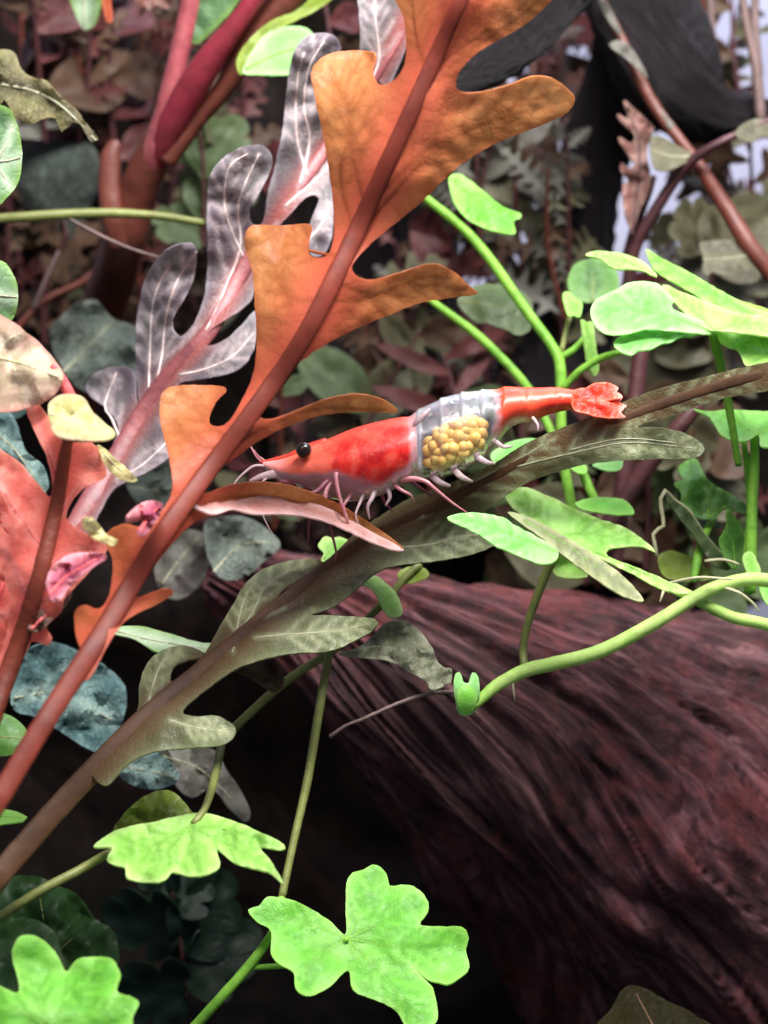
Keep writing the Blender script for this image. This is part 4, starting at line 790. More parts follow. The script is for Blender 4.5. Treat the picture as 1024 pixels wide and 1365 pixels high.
def shell_mat():
    t = NT('shrimp_shell'); at = t.attr('pigment'); v = t.n('TexCoord').outputs['Object']
    n1 = t.noise(v, 14, 4, 0.6); n2 = t.noise(v, 40, 3, 0.6)
    col = t.mix(t.rng(n1, 0.4, 0.7, 0, 0.35), at.outputs['Color'], t.mix(1.0, at.outputs['Color'], (0.6, 0.5, 0.5, 1), 'MULTIPLY'))
    col = t.mix(t.rng(n2, 0.58, 0.74, 0, 0.22), col, (0.95, 0.55, 0.5, 1))
    bp = t.n('Bump', None, Strength=0.25, Distance=0.02, Height=n1).outputs[0]
    pb = t.n('BsdfPrincipled', None, Base_Color=col, Roughness=0.36, Specular_IOR_Level=0.5, Normal=bp, Subsurface_Weight=0.25, Subsurface_Radius=(0.08, 0.03, 0.02), Subsurface_Scale=0.5)
    gl = t.n('BsdfGlossy', None, Color=(1, 1, 1, 1), Roughness=0.18, Normal=bp)
    fr = t.n('Fresnel', None, IOR=1.28, Normal=bp)
    cl = t.n('MixShader', None, _0=fr.outputs[0], _1=t.n('BsdfTransparent').outputs[0], _2=gl.outputs[0])
    sh = t.n('MixShader', None, _0=at.outputs['Alpha'], _1=cl.outputs[0], _2=pb.outputs[0])
    t.t.links.new(sh.outputs[0], t.out.inputs[0]); return t.m
M['shell'] = shell_mat()
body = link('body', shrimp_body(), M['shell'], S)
M['s_red'] = plain_mat('shrimp_red', srgb(240, 90, 70), srgb(225, 60, 44), 8, 0.3, 0.2, 0.1)
M['s_pink'] = plain_mat('shrimp_pink', srgb(236, 176, 180), srgb(214, 136, 148), 8, 0.3, 0.3, 0.1)
M['s_pale'] = plain_mat('shrimp_pale', srgb(230, 206, 206), srgb(206, 176, 186), 8, 0.3, 0.3, 0.1)
M['s_mauve'] = plain_mat('shrimp_mauve', srgb(170, 90, 110), srgb(140, 70, 90), 8, 0.35, 0.3, 0.1)
M['s_eye'] = plain_mat('shrimp_eye', srgb(18, 10, 12), srgb(40, 22, 22), 10, 0.25, 0, 0.0, coat=.4)
M['s_egg'] = plain_mat('shrimp_egg', srgb(255, 226, 138), srgb(255, 206, 100), 4, 0.3, 0.35, 0.0, spec=.5)
def ball(name, px, py, d, r, mat, parent, sub=3, squash=(1, 1, 1)):
    bm = bmesh.new(); bmesh.ops.create_icosphere(bm, subdivisions=sub, radius=r * PIX)
    for v in bm.verts: v.co = Vector((v.co.x * squash[0], v.co.y * squash[1], v.co.z * squash[2]))
    me = bpy.data.meshes.new(name); bm.to_mesh(me); bm.free(); me.polygons.foreach_set('use_smooth', [True] * len(me.polygons))
    o = link(name, me, M[mat], parent); o.location = P(px, py, d) - origin(parent); return o
for dd in (-0.235, 0.06):
    tube('eye_stalk', [(416, 607, SD(410) + (dd + .08) * .3, 6), (410, 604, dd + .04, 6), (406, 601, dd + .02, 6.5)], M['s_red'], S, 8, step=3)
    ball('eye', 405, 600, dd * 1.1, 10.5, 's_eye', S)
tube('rostrum', [(436, 590, SD(430), 7), (410, 598, SD(410), 6.5), (388, 608, SD(390), 5), (366, 613, SD(370), 3.2), (346, 616, SD(350), 1.2)], M['s_red'], S, 8, flat=0.5)
for k in range(4): tube('rostrum_tooth', [(372 + k * 9, 612 - k * 2.4, SD(370), 1.4), (368 + k * 9, 607.5 - k * 2.4, SD(370), .4)], M['s_red'], S, 5, step=3)
# antennae, antennules and scales
for a, m in (([(360, 622, -.13, 2.2), (340, 621, -.16, 2.0), (326, 630, -.18, 1.7), (316, 640, -.2, 1.2), (309, 650, -.22, .7)], 's_pale'),
             ([(360, 620, .06, 2.0), (345, 612, .1, 1.6), (338, 602, .14, 1.2), (334, 594, .18, .6)], 's_pink'),
             ([(360, 619, -.06, 2.0), (344, 608, -.08, 1.5), (339, 600, -.1, .7)], 's_pink'),
             ([(368, 634, -.12, 2.0), (352, 640, -.2, 1.5), (345, 660, -.3, 1.1), (352, 690, -.42, .8), (365, 715, -.5, .5)], 's_pale')):
    tube('antenna', a, M[m], S, 6, step=4)
for dd in (-.17, .06):
    tube('antenna_scale', [(388, 632, dd + .03, 6), (366, 632, dd, 6), (346, 636, dd - .02, 4), (333, 641, dd - .03, 1.5)], M['s_pale'], S, 8, flat=.35)
tube('antennule', [(400, 620, -.14, 7), (378, 620, -.14, 6), (358, 621, -.14, 3)], M['s_pink'], S, 8, flat=.7)
for a in ([(402, 640, -.14, 6), (385, 646, -.18, 6), (376, 642, -.2, 4), (370, 650, -.2, 2)], [(420, 650, -.14, 6), (404, 656, -.2, 5), (388, 652, -.24, 3.5), (376, 658, -.25, 1.5)], [(425, 655, .05, 6), (405, 664, .06, 5), (392, 662, .05, 3)]):
    tube('mouthpart', a, M['s_mauve'], S, 8, step=4)
LEG = [([(455, 645, -.18, 8), (446, 640, -.24, 7), (436, 652, -.30, 6), (432, 672, -.34, 5.5), (434, 690, -.36, 4.5)], 's_pink'),
       ([(452, 640, -.2, 8), (436, 642, -.28, 7), (424, 654, -.34, 6), (412, 658, -.38, 5), (400, 657, -.42, 4)], 's_mauve'),
       ([(462, 650, -.2, 7), (448, 632, -.30, 6), (452, 660, -.36, 4.5), (462, 690, -.36, 4), (466, 704, -.32, 2.5)], 's_pink'),
       ([(500, 652, -.2, 7), (496, 664, -.24, 5.5), (490, 676, -.26, 4), (493, 692, -.24, 1.6)], 's_pale'),
       ([(532, 640, -.18, 7), (552, 638, -.24, 6), (568, 642, -.26, 5), (578, 650, -.26, 4), (600, 668, -.2, 3), (622, 683, -.12, 1.6)], 's_pink'),
       ([(515, 648, -.18, 6), (520, 662, -.2, 4.5), (514, 674, -.2, 2)], 's_pale'),
       ([(450, 655, .1, 6), (436, 672, .14, 5), (440, 700, .1, 3.5), (448, 735, .02, 2.5), (446, 748, 0, 1.4)], 's_mauve'),
       ([(430, 655, .12, 6), (418, 672, .16, 4.5), (412, 700, .12, 3), (411, 722, .1, 1.6)], 's_mauve'),
       ([(480, 655, .14, 6), (486, 672, .2, 4.5), (500, 688, .22, 2.5)], 's_mauve'),
       ([(420, 655, .0, 5), (402, 668, -.06, 4), (400, 684, -.1, 3), (398, 696, -.1, 1.5)], 's_pink')]
LEG += [([(470, 655, -.2, 5), (462, 668, -.26, 4), (452, 682, -.3, 3), (444, 690, -.34, 1.5)], 's_pink'), ([(486, 655, -.2, 5), (480, 670, -.25, 3.6), (474, 686, -.28, 2.4), (478, 698, -.28, 1.2)], 's_pale'),
        ([(440, 652, -.16, 5), (424, 664, -.26, 3.6), (414, 672, -.32, 2.4), (410, 678, -.36, 1.2)], 's_pink'), ([(524, 645, -.18, 5), (536, 654, -.22, 4), (548, 660, -.22, 2.6), (552, 670, -.18, 1.2)], 's_pink'),
        ([(508, 650, .1, 5), (512, 668, .14, 3.4), (524, 682, .16, 1.6)], 's_mauve'), ([(545, 640, .1, 5), (560, 650, .16, 3.4), (576, 662, .2, 1.4)], 's_mauve')]
for a, m in LEG: tube('leg', [(x, y, d, r * .58) for x, y, d, r in a], M[m], S, 8, step=4)
for a in ([(575, 632, -.12, 7), (585, 642, -.14, 6), (600, 648, -.1, 3)], [(605, 625, -.12, 7), (616, 636, -.14, 5.5), (630, 642, -.08, 2.5)], [(635, 608, -.12, 7), (648, 616, -.14, 5), (660, 618, -.08, 2)], [(660, 588, -.1, 5), (672, 596, -.1, 3.5), (684, 594, -.08, 1.5)], [(710, 556, -.12, 3), (717, 566, -.14, 2.4), (717, 574, -.14, 1.2)]):
    tube('swimmeret', [(x, y, d, r * .7) for x, y, d, r in a], M['s_pale'], S, 8, step=4, flat=.4)
# eggs packed on the near side of the clear tail
rs = np.random.RandomState(5); eg = []
for _ in range(6000):
    u, v, w3 = rs.uniform(-1, 1, 3)
    if u * u + v * v + w3 * w3 > 1: continue
    an = math.radians(-33)
    x = 607 + 46 * u * math.cos(an) - 26 * v * math.sin(an); y = 590 + 46 * u * math.sin(an) + 26 * v * math.cos(an)
    z = SD(x) - 0.02 + 0.125 * w3
    if all((x - e[0]) ** 2 + (y - e[1]) ** 2 + ((z - e[2]) / PIX) ** 2 > 9.0 ** 2 for e in eg): eg.append((x, y, z))
ov = ball('egg_mass', 607, 590, SD(607) - .02, 26, 's_egg', S, 3, (1.72, .8, .92)); ov.rotation_euler = (0, math.radians(-33), 0)
e0 = None
for x, y, z in eg:
    if e0 is None: e0 = ball('egg', x, y, z, 8.2, 's_egg', S, 3, (1, 1, .92))
    else:
        o = e0.copy(); C.objects.link(o); o.parent = S; o.location = P(x, y, z) - S.location
        o.rotation_euler = (x, y, 0); k = 0.9 + 0.25 * rs.rand(); o.scale = (k, k, k)
tube('shell_glint', [(549, 572, -.20, 1.0), (556, 562, -.215, 3.4), (566, 552, -.20, 3.6), (573, 545, -.17, 1.4)], M['s_pale'], S, 8, step=3)  # highlight on the carapace rear modelled as a pale tube
M['s_fan'] = leaf_mat('tail_fan', srgb(240, 74, 40), srgb(228, 50, 36), rib=srgb(250, 196, 180), edge=srgb(246, 140, 110), cells=12, mott=6, trans=0.4, rough=0.25, edgef=.7, bump=.2)
for o_, dd in (([(764, 522), (780, 517), (794, 511), (808, 510), (818, 513), (825, 518), (822, 524), (829, 530), (812, 534), (788, 537), (766, 540)], -.27), ([(766, 527), (788, 522), (808, 519), (824, 524), (830, 530), (826, 536), (835, 542), (822, 547), (806, 547), (786, 546), (768, 545)], -.24), ([(764, 534), (786, 533), (806, 535), (822, 539), (832, 545), (828, 550), (834, 556), (816, 558), (798, 556), (782, 552), (766, 547)], -.28), ([(768, 522), (788, 516), (806, 513), (820, 520), (822, 532), (800, 538), (772, 540)], -.12), ([(768, 536), (790, 536), (812, 542), (828, 553), (812, 558), (792, 555), (772, 548)], -.10)):
    leaf('tail_fan', o_, dict(d=dd, sx=-.05, sy=.5, c=(800, 533), wav=.03, wl=15), M['s_fan'], S, rib=[(826, 514), (836, 536), (832, 558)], ribw=8, edgew=1.5, spacing=3.5, thick=.012)

# ------------------------------------------------------------------ red stemmed plant, upper left
t = thing('red_stem_plant', 'thick crimson forked stem rising at the upper left', 'plant', P(165, 330, 3.2))
tube('stem', [(100, 540, 6.0, 30), (128, 440, 5.2, 30), (150, 375, 3.9, 30), (165, 325, 3.2, 29), (182, 265, 3.0, 27), (205, 205, 2.8, 25), (226, 165, 2.7, 22), (240, 140, 2.65, 16)], M['brownstem'], t, 16, rough=.05)
tube('stem', [(192, 250, 2.95, 14), (206, 205, 2.74, 18), (222, 150, 2.60, 17), (236, 85, 2.5, 14), (250, 20, 2.45, 13), (262, -50, 2.4, 13)], M['pinkstem'], t, 12, rough=.04)
tube('stem', [(196, 245, 2.96, 12), (214, 200, 2.72, 19), (240, 145, 2.52, 21), (272, 92, 2.35, 20), (310, 40, 2.2, 15), (350, -15, 2.1, 13), (375, -50, 2.1, 12)], M['redstem'], t, 12, rough=.04)
tube('stem', [(222, 215, 2.7, 13), (262, 160, 2.6, 13), (300, 115, 2.5, 14), (330, 60, 2.4, 20), (372, 10, 2.3, 22), (420, -50, 2.2, 20)], M['brownstem'], t, 12, rough=.06)
tube('stem', [(158, 330, 3.0, 14), (150, 290, 2.9, 15), (146, 245, 2.9, 15), (148, 205, 2.9, 13), (155, 190, 2.9, 8)], M['brownstem'], t, 12, rough=.06, flat=.5)
pl(t, [(315, 80), (335, 50), (362, 28), (400, 10), (440, -30), (450, -10), (420, 15), (385, 32), (358, 52), (338, 76), (322, 100)], dict(d=2.15, sx=.3, sy=.4, wav=.08), 'yellowgreen', vm='dimstem')
pl(t, [(245, 40), (258, 5), (270, -30), (330, -30), (316, 5), (290, 35), (262, 58)], dict(d=2.6, wav=.1), 'sage', vm='dimstem')
single_leaf('bright_leaf', 'bright green leaf tip behind the red stem at the top', [(324, 98), (330, 78), (350, 50), (370, 38), (400, 36), (416, 44), (418, 70), (408, 95), (380, 100), (350, 100)], dict(d=2.0, sx=.2, sy=.9, wav=.08), 'mint', rib=[(328, 92), (370, 72), (412, 60)], ribmat='stem', r=(2, 1))
single_leaf('red_tuft', 'crimson leaf tuft at the top edge left of the red stem', [(178, -30), (182, 5), (188, 22), (195, 10), (204, 20), (212, 8), (224, 12), (236, -30)], dict(d=3.2, wav=.1, wl=15), 'redleaf' if 'redleaf' in M else 'bg_rose', rib=[(205, -30), (204, 15)], ribmat='redstem', r=(2, 1))
single_leaf('top_leaf', 'pale green scrap of leaf at the top left edge', [(85, -30), (95, 5), (104, 28), (112, 40), (125, 34), (134, 10), (138, -30)], dict(d=3.4, wav=.1), 'sage', rib=[(110, -30), (112, 36)], ribmat='brown_vein', r=(2, 1))
single_leaf('top_leaf', 'orange brown scrap of leaf at the top edge', [(134, -30), (136, 5), (142, 28), (150, 28), (148, 0), (150, -30)], dict(d=3.1, wav=.06), 'orange', rib=[(142, -30), (146, 24)], ribmat='orange_vein', r=(2, 1), spacing=5)
t = thing('fallen_stem', 'thin pale green stem lying across the dark at left', 'stem', P(-30, 292, 2.0))  # a lone stem, nothing else of its plant is modelled
tube('stem', [(-40, 294, 2.0, 6.5), (20, 290, 2.1, 7), (80, 286, 2.2, 7), (150, 284, 2.3, 6.5), (215, 288, 2.4, 5.5), (270, 297, 2.5, 5)], M['dimstem'], t, 8, rough=.08)
t = thing('fallen_root', 'hair thin brown root crossing the dark below the pale stem', 'root', P(95, 294, 2.2))
tube('root', [(92, 292, 2.0, 2.5), (130, 312, 2.0, 2.6), (170, 330, 2.1, 2.3), (222, 346, 2.2, 1.4)], M['dimroot'], t, 6, rough=.2)
t = thing('dead_twig', 'forked dim twig in the murk at left', 'twig', P(40, 440, 4.0))
tube('twig', [(20, 440, 4.4, 5), (60, 400, 4.4, 5), (110, 375, 4.4, 5), (150, 340, 4.4, 4)], M['brownstem'], t, 6, rough=.2)
tube('twig', [(45, 412, 4.3, 4), (62, 370, 4.2, 3), (78, 335, 4.2, 2)], M['dimroot'], t, 6, rough=.2)

# ------------------------------------------------------------------ upper right shoots
single_leaf('comb_leaf', 'dusty rose comb lobed leaf standing before the black branch', [(831, 134), (845, 144), (858, 156), (870, 168), (868, 183), (862, 200), (866, 225), (868, 245), (861, 265), (850, 288), (843, 308), (834, 290), (830, 262), (831, 245), (839, 241), (828, 228), (828, 217), (838, 224), (846, 219), (834, 202), (824, 183), (840, 191), (846, 180), (832, 166), (823, 152), (838, 158)], dict(d=3.2, sx=.4, sy=.1, wav=.1, wl=20), 'bg_rose', rib=[(842, 312), (850, 250), (852, 190), (836, 142)], ribmat='maroonstem', r=(3, 1), spacing=5)
single_leaf('ovate_leaf', 'small olive leaf beside the dusty rose comb leaf', [(868, 184), (880, 182), (900, 192), (922, 208), (908, 220), (890, 228), (874, 226), (868, 208)], dict(d=3.0, sx=.2, sy=.7, wav=.06), 'bg_olive', rib=[(922, 209), (895, 208), (870, 200)], ribmat='brown_vein', r=(1.5, .7), spacing=5)
t = thing('maroon_stem_plant', 'thin dark maroon stems crossing the lavender gap at right', 'plant', P(845, 350, 3.3))
tube('stem', [(835, 400, 3.4, 9), (845, 335, 3.3, 8.5), (868, 290, 3.2, 8), (900, 240, 3.1, 7.5), (925, 212, 3.0, 7), (960, 190, 2.9, 6), (1000, 172, 2.9, 5), (1050, 150, 2.9, 4)], M['maroonstem'], t, 10, rough=.08)
tube('stem', [(836, 345, 3.5, 8), (848, 300, 3.4, 7), (862, 262, 3.35, 6), (872, 235, 3.3, 4)], M['maroonstem'], t, 8, rough=.08)
pl(t, [(980, 178), (1000, 160), (1024, 158), (1060, 150), (1060, 185), (1020, 182), (998, 190)], dict(d=2.85, sy=.6), 'bg_olive', vm='dimstem')
t = thing('russet_stem_plant', 'long russet stem slanting down in front of the black branch', 'plant', P(1030, 380, 3.0))
tube('stem', [(780, -40, 3.6, 6), (805, 5, 3.5, 6), (828, 50, 3.4, 6.5), (848, 95, 3.35, 7.5), (875, 145, 3.3, 8), (905, 185, 3.2, 8), (935, 225, 3.15, 9), (970, 280, 3.1, 11), (1005, 335, 3.0, 12), (1060, 400, 3.0, 12)], M['pinkstem'] if False else M['brownstem'], t, 10, rough=.12)
for o_ in ([(812, 60), (826, 54), (840, 62), (852, 80), (864, 104), (850, 92), (834, 78)], [(880, 144), (892, 158), (906, 178), (917, 204), (905, 190), (890, 168)], [(796, 0), (808, 2), (818, 20), (830, 48), (818, 38), (804, 16)]):
    pl(t, o_, dict(d=3.2, sx=.3, sy=.3, wav=.06, wl=15), 'bg_grey', spacing=5)
t = thing('pink_stem_plant', 'pale orange pink upright stems in the top right corner', 'plant', P(1010, 150, 4.0))
for a in ([(985, -40, 4, 6), (995, 30, 4, 6), (1008, 90, 4, 7), (1015, 160, 4, 7)], [(1010, -40, 4.2, 5), (1006, 30, 4.2, 6), (1012, 100, 4.2, 6)], [(945, -40, 4.6, 5), (948, 20, 4.6, 5), (952, 60, 4.6, 4)]):
    tube('stem', a, M['dimroot'], t, 8, rough=.15)

# ------------------------------------------------------------------ background plants
def tmpl(name, outline, rib, curve=0.25, veins=(), wav=0.05):
    """a leaf lying in x (width) / z (length), base at 0, tip at z = 1, facing -y"""
    ol = catmull([(a * 100, b * 100) for a, b in outline], True, 6)[:, :2]
    gx = np.arange(-60, 61, 7.0); G = np.array([(x + (3.5 if j % 2 else 0), y) for j, y in enumerate(np.arange(0, 101, 6.0)) for x in gx])
    G = G[inside(G, ol)]; G = G[seg_dist(G, ol, True) > 4]
    Q = np.vstack([ol, G])
    vo, eo, fo, *_ = delaunay_2d_cdt([Vector(q) for q in Q], [], [list(range(len(ol)))], 1, 1e-4)
    Q = np.array([(v[0], v[1]) for v in vo])
    me = bpy.data.meshes.new(name)
    V = [(x / 100, curve * (y / 100) ** 2 + 0.35 * abs(x) / 100 * (-0.6) + wav * noise.noise(Vector((x / 20, y / 20, curve * 9))), y / 100) for x, y in Q]
    me.from_pydata(V, [], [tuple(f) for f in fo]); me.update(); me.polygons.foreach_set('use_smooth', [True] * len(me.polygons))
    rp = np.array([(a * 100, b * 100) for a, b in rib], float)
    for nm, arr in (('rib', np.exp(-(seg_dist(Q, rp) / 4) ** 2)), ('edge', np.exp(-(seg_dist(Q, ol, True) / 5) ** 2)), ('vein', np.zeros(len(Q)))):
        a = me.attributes.new(nm, 'FLOAT', 'POINT'); a.data.foreach_set('value', arr.astype(np.float32))
    a = me.attributes.new('lf', 'FLOAT_VECTOR', 'POINT'); a.data.foreach_set('vector', np.column_stack([Q / 60, np.zeros(len(Q))]).astype(np.float32).ravel())
    return me
mir = lambda h: [(0, 0)] + h + [(0, 1)] + [(-a, b) for a, b in h[::-1]]
TM = {
 'ovate': (mir([(.06, .06), (.2, .25), (.27, .48), (.22, .72), (.1, .9)]), .3),
 'lance': (mir([(.04, .06), (.09, .25), (.12, .5), (.09, .75), (.04, .92)]), .45),
 'lobed': (mir([(.04, .1), (.06, .2), (.24, .3), (.27, .36), (.1, .40), (.09, .46), (.27, .58), (.28, .65), (.1, .66), (.08, .72), (.18, .82), (.15, .9), (.06, .93)]), .35),
 'fern': (mir([(.03, .08), (.03, .16), (.20, .24), (.21, .27), (.05, .27), (.05, .34), (.26, .44), (.27, .47), (.06, .45), (.06, .52), (.25, .62), (.25, .65), (.05, .62), (.05, .69), (.18, .79), (.18, .82), (.04, .79), (.04, .86), (.09, .93)]), .4),
 'penny': (mir([(.12, -.04), (.36, .06), (.48, .26), (.40, .36), (.26, .36), (.40, .52), (.36, .74), (.22, .80), (.14, .66), (.2, .88), (.12, .97)]), .15),
}
TMESH = {}
def tleaf(kind, mat):
    if (kind, mat) not in TMESH:
        h, cv = TM[kind]; me = tmpl(kind + '_leaf', h, [(0, 0), (0, .95)], cv)
        me.materials.append(M[mat]); TMESH[(kind, mat)] = me
    return TMESH[(kind, mat)]
def bgplant(name, label, base, tip, n, size, kind, mats, stem='maroonstem', seed=1, spread=1.0, r=4, group='dim plants in the background', toward=0.35):
    R_ = random.Random(seed)
    t = thing(name, label, 'plant', P(*base), group)
    mid = ((base[0] + tip[0]) / 2 + R_.uniform(-15, 15), (base[1] + tip[1]) / 2, (base[2] + tip[2]) / 2)
    tube('stem', [(*base, r), (*mid, r * .85), (*tip, r * .5)], M[stem], t, 7, rough=.1)
    q = catmull([base, mid, tip], False, 4)
    for i in range(n):
        f = (i + .6) / n; p = q[min(len(q) - 1, int(f * (len(q) - 1)))]
        me = tleaf(kind, R_.choice(mats))
        o = bpy.data.objects.new('leaf', me); C.objects.link(o); o.parent = t
        o.location = P(*p) - t.location
        side = 1 if i % 2 else -1
        o.rotation_euler = Euler((R_.uniform(-.9, .3) * 1.0 + toward * -1, side * R_.uniform(.5, 1.5) * spread, R_.uniform(-.7, .7)), 'XYZ')
        s = 1.55 * size * PIX * R_.uniform(.7, 1.25) * (1.1 - .35 * f); o.scale = (s, s, s)
        m = o.modifiers.new('thickness', 'SOLIDIFY'); m.thickness = 0.02; m.offset = 0
        m = o.modifiers.new('crisp_rim', 'EDGE_SPLIT'); m.split_angle = math.radians(55)
    return t
OL, GR, MA, BR, RO, GN = 'bg_olive', 'bg_grey', 'bg_maroon', 'bg_brown', 'bg_rose', 'bg_green'
BGP = [
 ('leafy_plant', 'grey olive leafy plant behind the right tip of the top orange lobe', (700, 380, 5.2), (690, 170, 4.6), 9, 110, 'ovate', [OL, GR, OL], 3),
 ('leafy_plant', 'grey lobed plant in the gap above the lime leaf', (640, 330, 5.0), (655, 190, 4.8), 8, 95, 'lobed', [GR, OL], 4),
 ('broad_leaf_plant', 'large red brown leaves before the lavender gap near the top', (720, 260, 6.6), (735, -20, 6.4), 7, 150, 'ovate', [MA, MA, BR], 5),
 ('broad_leaf_plant', 'maroon leaves with lavender gaps left of the black branch', (690, 180, 7.0), (670, -40, 6.8), 5, 140, 'ovate', [MA, BR], 6),
 ('leafy_plant', 'dark maroon leaves behind the branching green stems', (640, 520, 5.6), (600, 300, 5.0), 8, 120, 'ovate', [MA, BR, MA], 7),
 ('leafy_plant', 'olive lobed plant in the murk right of the orange middle lobe', (540, 560, 5.2), (500, 380, 4.8), 8, 105, 'lobed', [OL, GR, BR], 8),
 ('leafy_plant', 'dim grey green leaves between orange lobes and the shrimp back', (470, 600, 4.4), (560, 440, 4.4), 8, 95, 'ovate', [GN, OL, BR], 9),
 ('leafy_plant', 'olive leaves left of the black root at centre right', (760, 560, 5.2), (735, 330, 4.6), 8, 110, 'lobed', [OL, BR, GR], 10),
 ('leafy_plant', 'dull olive lobed leaves above the mint leaf at right edge', (960, 520, 4.6), (945, 320, 4.2), 9, 105, 'penny', [OL, GR, OL], 11),
 ('leafy_plant', 'brown leaves along the right edge below the top corner', (1010, 420, 5.0), (1000, 180, 4.8), 8, 110, 'lobed', [BR, OL], 12),
 ('leafy_plant', 'olive leaves filling the top right corner behind the pink stems', (1000, 200, 5.4), (975, -20, 5.2), 8, 100, 'ovate', [OL, BR], 13),
 ('leafy_plant', 'dark olive leaves behind the upright plant at right edge', (930, 800, 3.6), (950, 600, 3.2), 9, 100, 'penny', [OL, GN, BR], 14),
 ('leafy_plant', 'dusky brown leaves between shrimp tail and olive leaf tip', (860, 760, 3.8), (840, 500, 3.6), 9, 105, 'ovate', [BR, MA, OL], 15),
 ('leafy_plant', 'murky green leaves under the mint leaf near the shrimp tail', (690, 720, 3.6), (700, 520, 3.6), 8, 95, 'ovate', [BR, GN, OL], 16),
 ('ragged_plant', 'grey purple ragged old leaves in the top left corner', (60, 190, 5.0), (40, -40, 4.2), 12, 120, 'ovate', [GR, MA, GR, BR], 17),
 ('ragged_plant', 'blackish maroon leaves left of the crimson stem', (160, 240, 5.6), (150, 20, 5.0), 9, 110, 'ovate', [MA, BR, MA], 18),
 ('ragged_plant', 'faint green moss like leaves right of the crimson stem base', (270, 330, 4.6), (262, 130, 4.2), 7, 70, 'penny', [GN, OL], 19),
 ('ragged_plant', 'dim maroon leaves at the top between red stem and orange leaf', (440, 260, 4.6), (430, -20, 4.4), 7, 100, 'ovate', [MA, BR], 20),
 ('leafy_plant', 'brown narrow leaves standing in the murk behind the shrimp head', (400, 720, 4.4), (420, 480, 4.4), 8, 110, 'lance', [BR, MA, OL], 21),
 ('leafy_plant', 'dark maroon upright leaves behind the shrimp middle', (600, 620, 4.2), (590, 470, 4.2), 6, 90, 'lance', [MA, BR], 22),
 ('ragged_plant', 'murky brown leaves in the dark beneath the pale fallen stem', (60, 460, 5.6), (90, 310, 5.2), 8, 90, 'lobed', [BR, MA, BR], 31),
 ('ragged_plant', 'dark brown leaves beneath the crimson stem base', (230, 460, 5.4), (250, 330, 5.0), 6, 90, 'ovate', [BR, MA], 32),
 ('ragged_plant', 'deep maroon leaves just above the fuzzy stone', (30, 400, 5.8), (10, 240, 5.4), 7, 100, 'ovate', [MA, BR], 33),
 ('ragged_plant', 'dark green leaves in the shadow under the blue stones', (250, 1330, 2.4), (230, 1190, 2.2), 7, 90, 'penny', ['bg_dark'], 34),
 ('leafy_plant', 'dusky rose and olive leaves at far right under the maroon stem', (1000, 560, 5.0), (900, 420, 4.8), 9, 110, 'ovate', [OL, BR, MA], 35),
 ('leafy_plant', 'brown olive lobed leaves right of the lavender gap', (1010, 330, 5.6), (930, 130, 5.6), 8, 100, 'lobed', [OL, BR, GR], 36),
 ('leafy_plant', 'grey olive leaves low behind the split leaf', (780, 780, 3.4), (790, 640, 3.2), 7, 80, 'ovate', [OL, BR, GN], 37),
]
for nm, lb, b_, tp, n_, sz, kd, ms, sd in BGP: bgplant(nm, lb, b_, tp, n_, sz, kd, ms, seed=sd)
ORD = ['leftmost', 'second from left', 'third from left', 'fourth from left', 'fifth from left', 'sixth from left', 'seventh from left', 'eighth from left']
def thicket(label, x0, x1, y0, y1, d0, d1, n, size, kinds, mats, seed, nl=11):
    R_ = random.Random(seed)
    for i in range(n):
        x = x0 + (x1 - x0) * (i + R_.random()) / n; y = R_.uniform(y0, y1); d = R_.uniform(d0, d1)
        bgplant('thicket_plant', (ORD[i] if i < n - 1 else 'rightmost') + ' of the ' + label, (x + R_.uniform(-30, 30), y + 110, d + .3), (x, y - 90, d - .2), nl, size * R_.uniform(.7, 1.2), R_.choice(kinds), mats, seed=seed * 50 + i, r=3.5, group=label, stem=R_.choice(['maroonstem', 'brownstem']))
thicket('small leaved plants blurred in the thicket above the shrimp', 470, 800, 400, 560, 4.6, 6.6, 8, 78, ['fern', 'lobed', 'lance', 'fern'], [BR, OL, MA, GR, RO], 61)
thicket('blurred grey leaved plants right of the orange leaf', 600, 780, 180, 330, 4.4, 5.4, 6, 80, ['fern', 'lobed', 'fern'], [GR, OL, BR, GR], 62)
thicket('blurred red brown plants left of the black branch', 640, 790, 20, 140, 5.6, 7.0, 5, 84, ['fern', 'lobed'], [MA, RO, BR], 63)
thicket('blurred olive plants along the right edge', 880, 1024, 300, 480, 4.6, 6.0, 6, 78, ['fern', 'lobed', 'penny'], [OL, BR, GR, MA], 64)
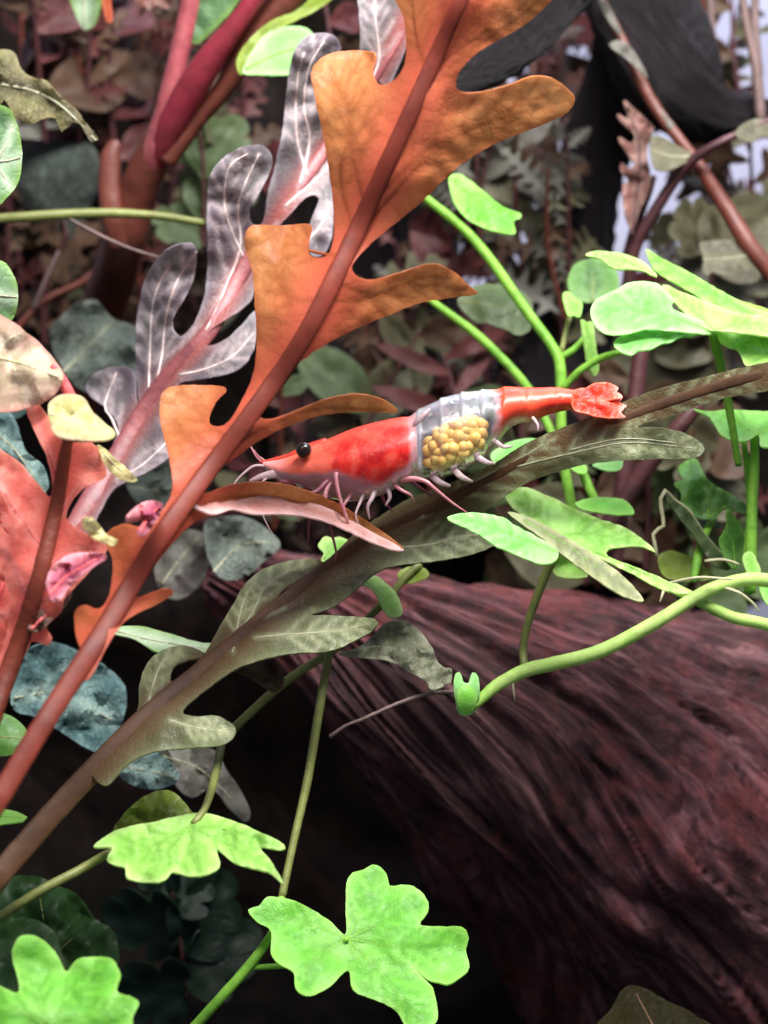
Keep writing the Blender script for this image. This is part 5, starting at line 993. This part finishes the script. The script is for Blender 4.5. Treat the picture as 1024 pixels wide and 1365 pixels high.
thicket('blurred brown plants at the top left', 10, 330, 20, 150, 4.6, 6.4, 8, 84, ['fern', 'lobed', 'lance'], [MA, MA, BR], 65)
thicket('dark plants in the murk left of the grey purple leaf', 10, 330, 260, 420, 5.0, 6.4, 7, 78, ['fern', 'lance', 'lobed'], [BR, MA, BR, OL], 66)
thicket('dark plants in the murk behind shrimp head and stones', 250, 560, 580, 720, 3.8, 5.4, 6, 58, ['ovate', 'lance'], [BR, MA, GN], 67)
thicket('olive brown plants blurred behind the split leaf', 640, 1010, 580, 700, 4.2, 5.4, 8, 72, ['fern', 'lobed', 'penny'], [BR, OL, MA, GN], 68)
thicket('dim plants blurred in the top right corner', 920, 1030, 30, 140, 5.0, 6.0, 3, 60, ['ovate', 'lance'], [OL, BR], 69)
single_leaf('lobed_leaf', 'pale olive lobed leaf in the shade above the mint leaf', [(932, 325), (945, 322), (965, 320), (985, 322), (996, 335), (1000, 355), (992, 362), (984, 352), (978, 365), (962, 367), (948, 362), (944, 368), (936, 360), (938, 345)], dict(d=3.0, sx=.1, sy=.6, wav=.06), 'bg_olive', rib=[(1000, 340), (965, 345), (936, 345)], ribmat='brown_vein', r=(1.2, .6), spacing=5)
t = thing('bare_maroon_stem', 'straight maroon stem behind the shrimp tail fan', 'stem', P(820, 760, 2.6))  # only a stem, no leaves belong to it
tube('stem', [(815, 780, 2.6, 12), (832, 640, 2.6, 12), (846, 540, 2.6, 12), (858, 440, 2.6, 10)], M['maroonstem'], t, 10, rough=.06)
t = thing('bare_maroon_stem', 'short maroon stem slanting below the olive brown leaf tip', 'stem', P(850, 640, 2.2))  # likewise a single bare stem
tube('stem', [(800, 720, 2.4, 13), (850, 640, 2.3, 12), (905, 570, 2.2, 11), (930, 540, 2.2, 10)], M['maroonstem'], t, 10, rough=.06)
single_leaf('floor_leaf', 'dim olive leaf showing under the log at the bottom right', [(800, 1380), (815, 1345), (835, 1315), (860, 1318), (890, 1335), (925, 1352), (960, 1385)], dict(d=.3, sy=.8, wav=.06), 'bg_dim', rib=[(880, 1385), (848, 1325)], ribmat='brown_rib', r=(2, 1))
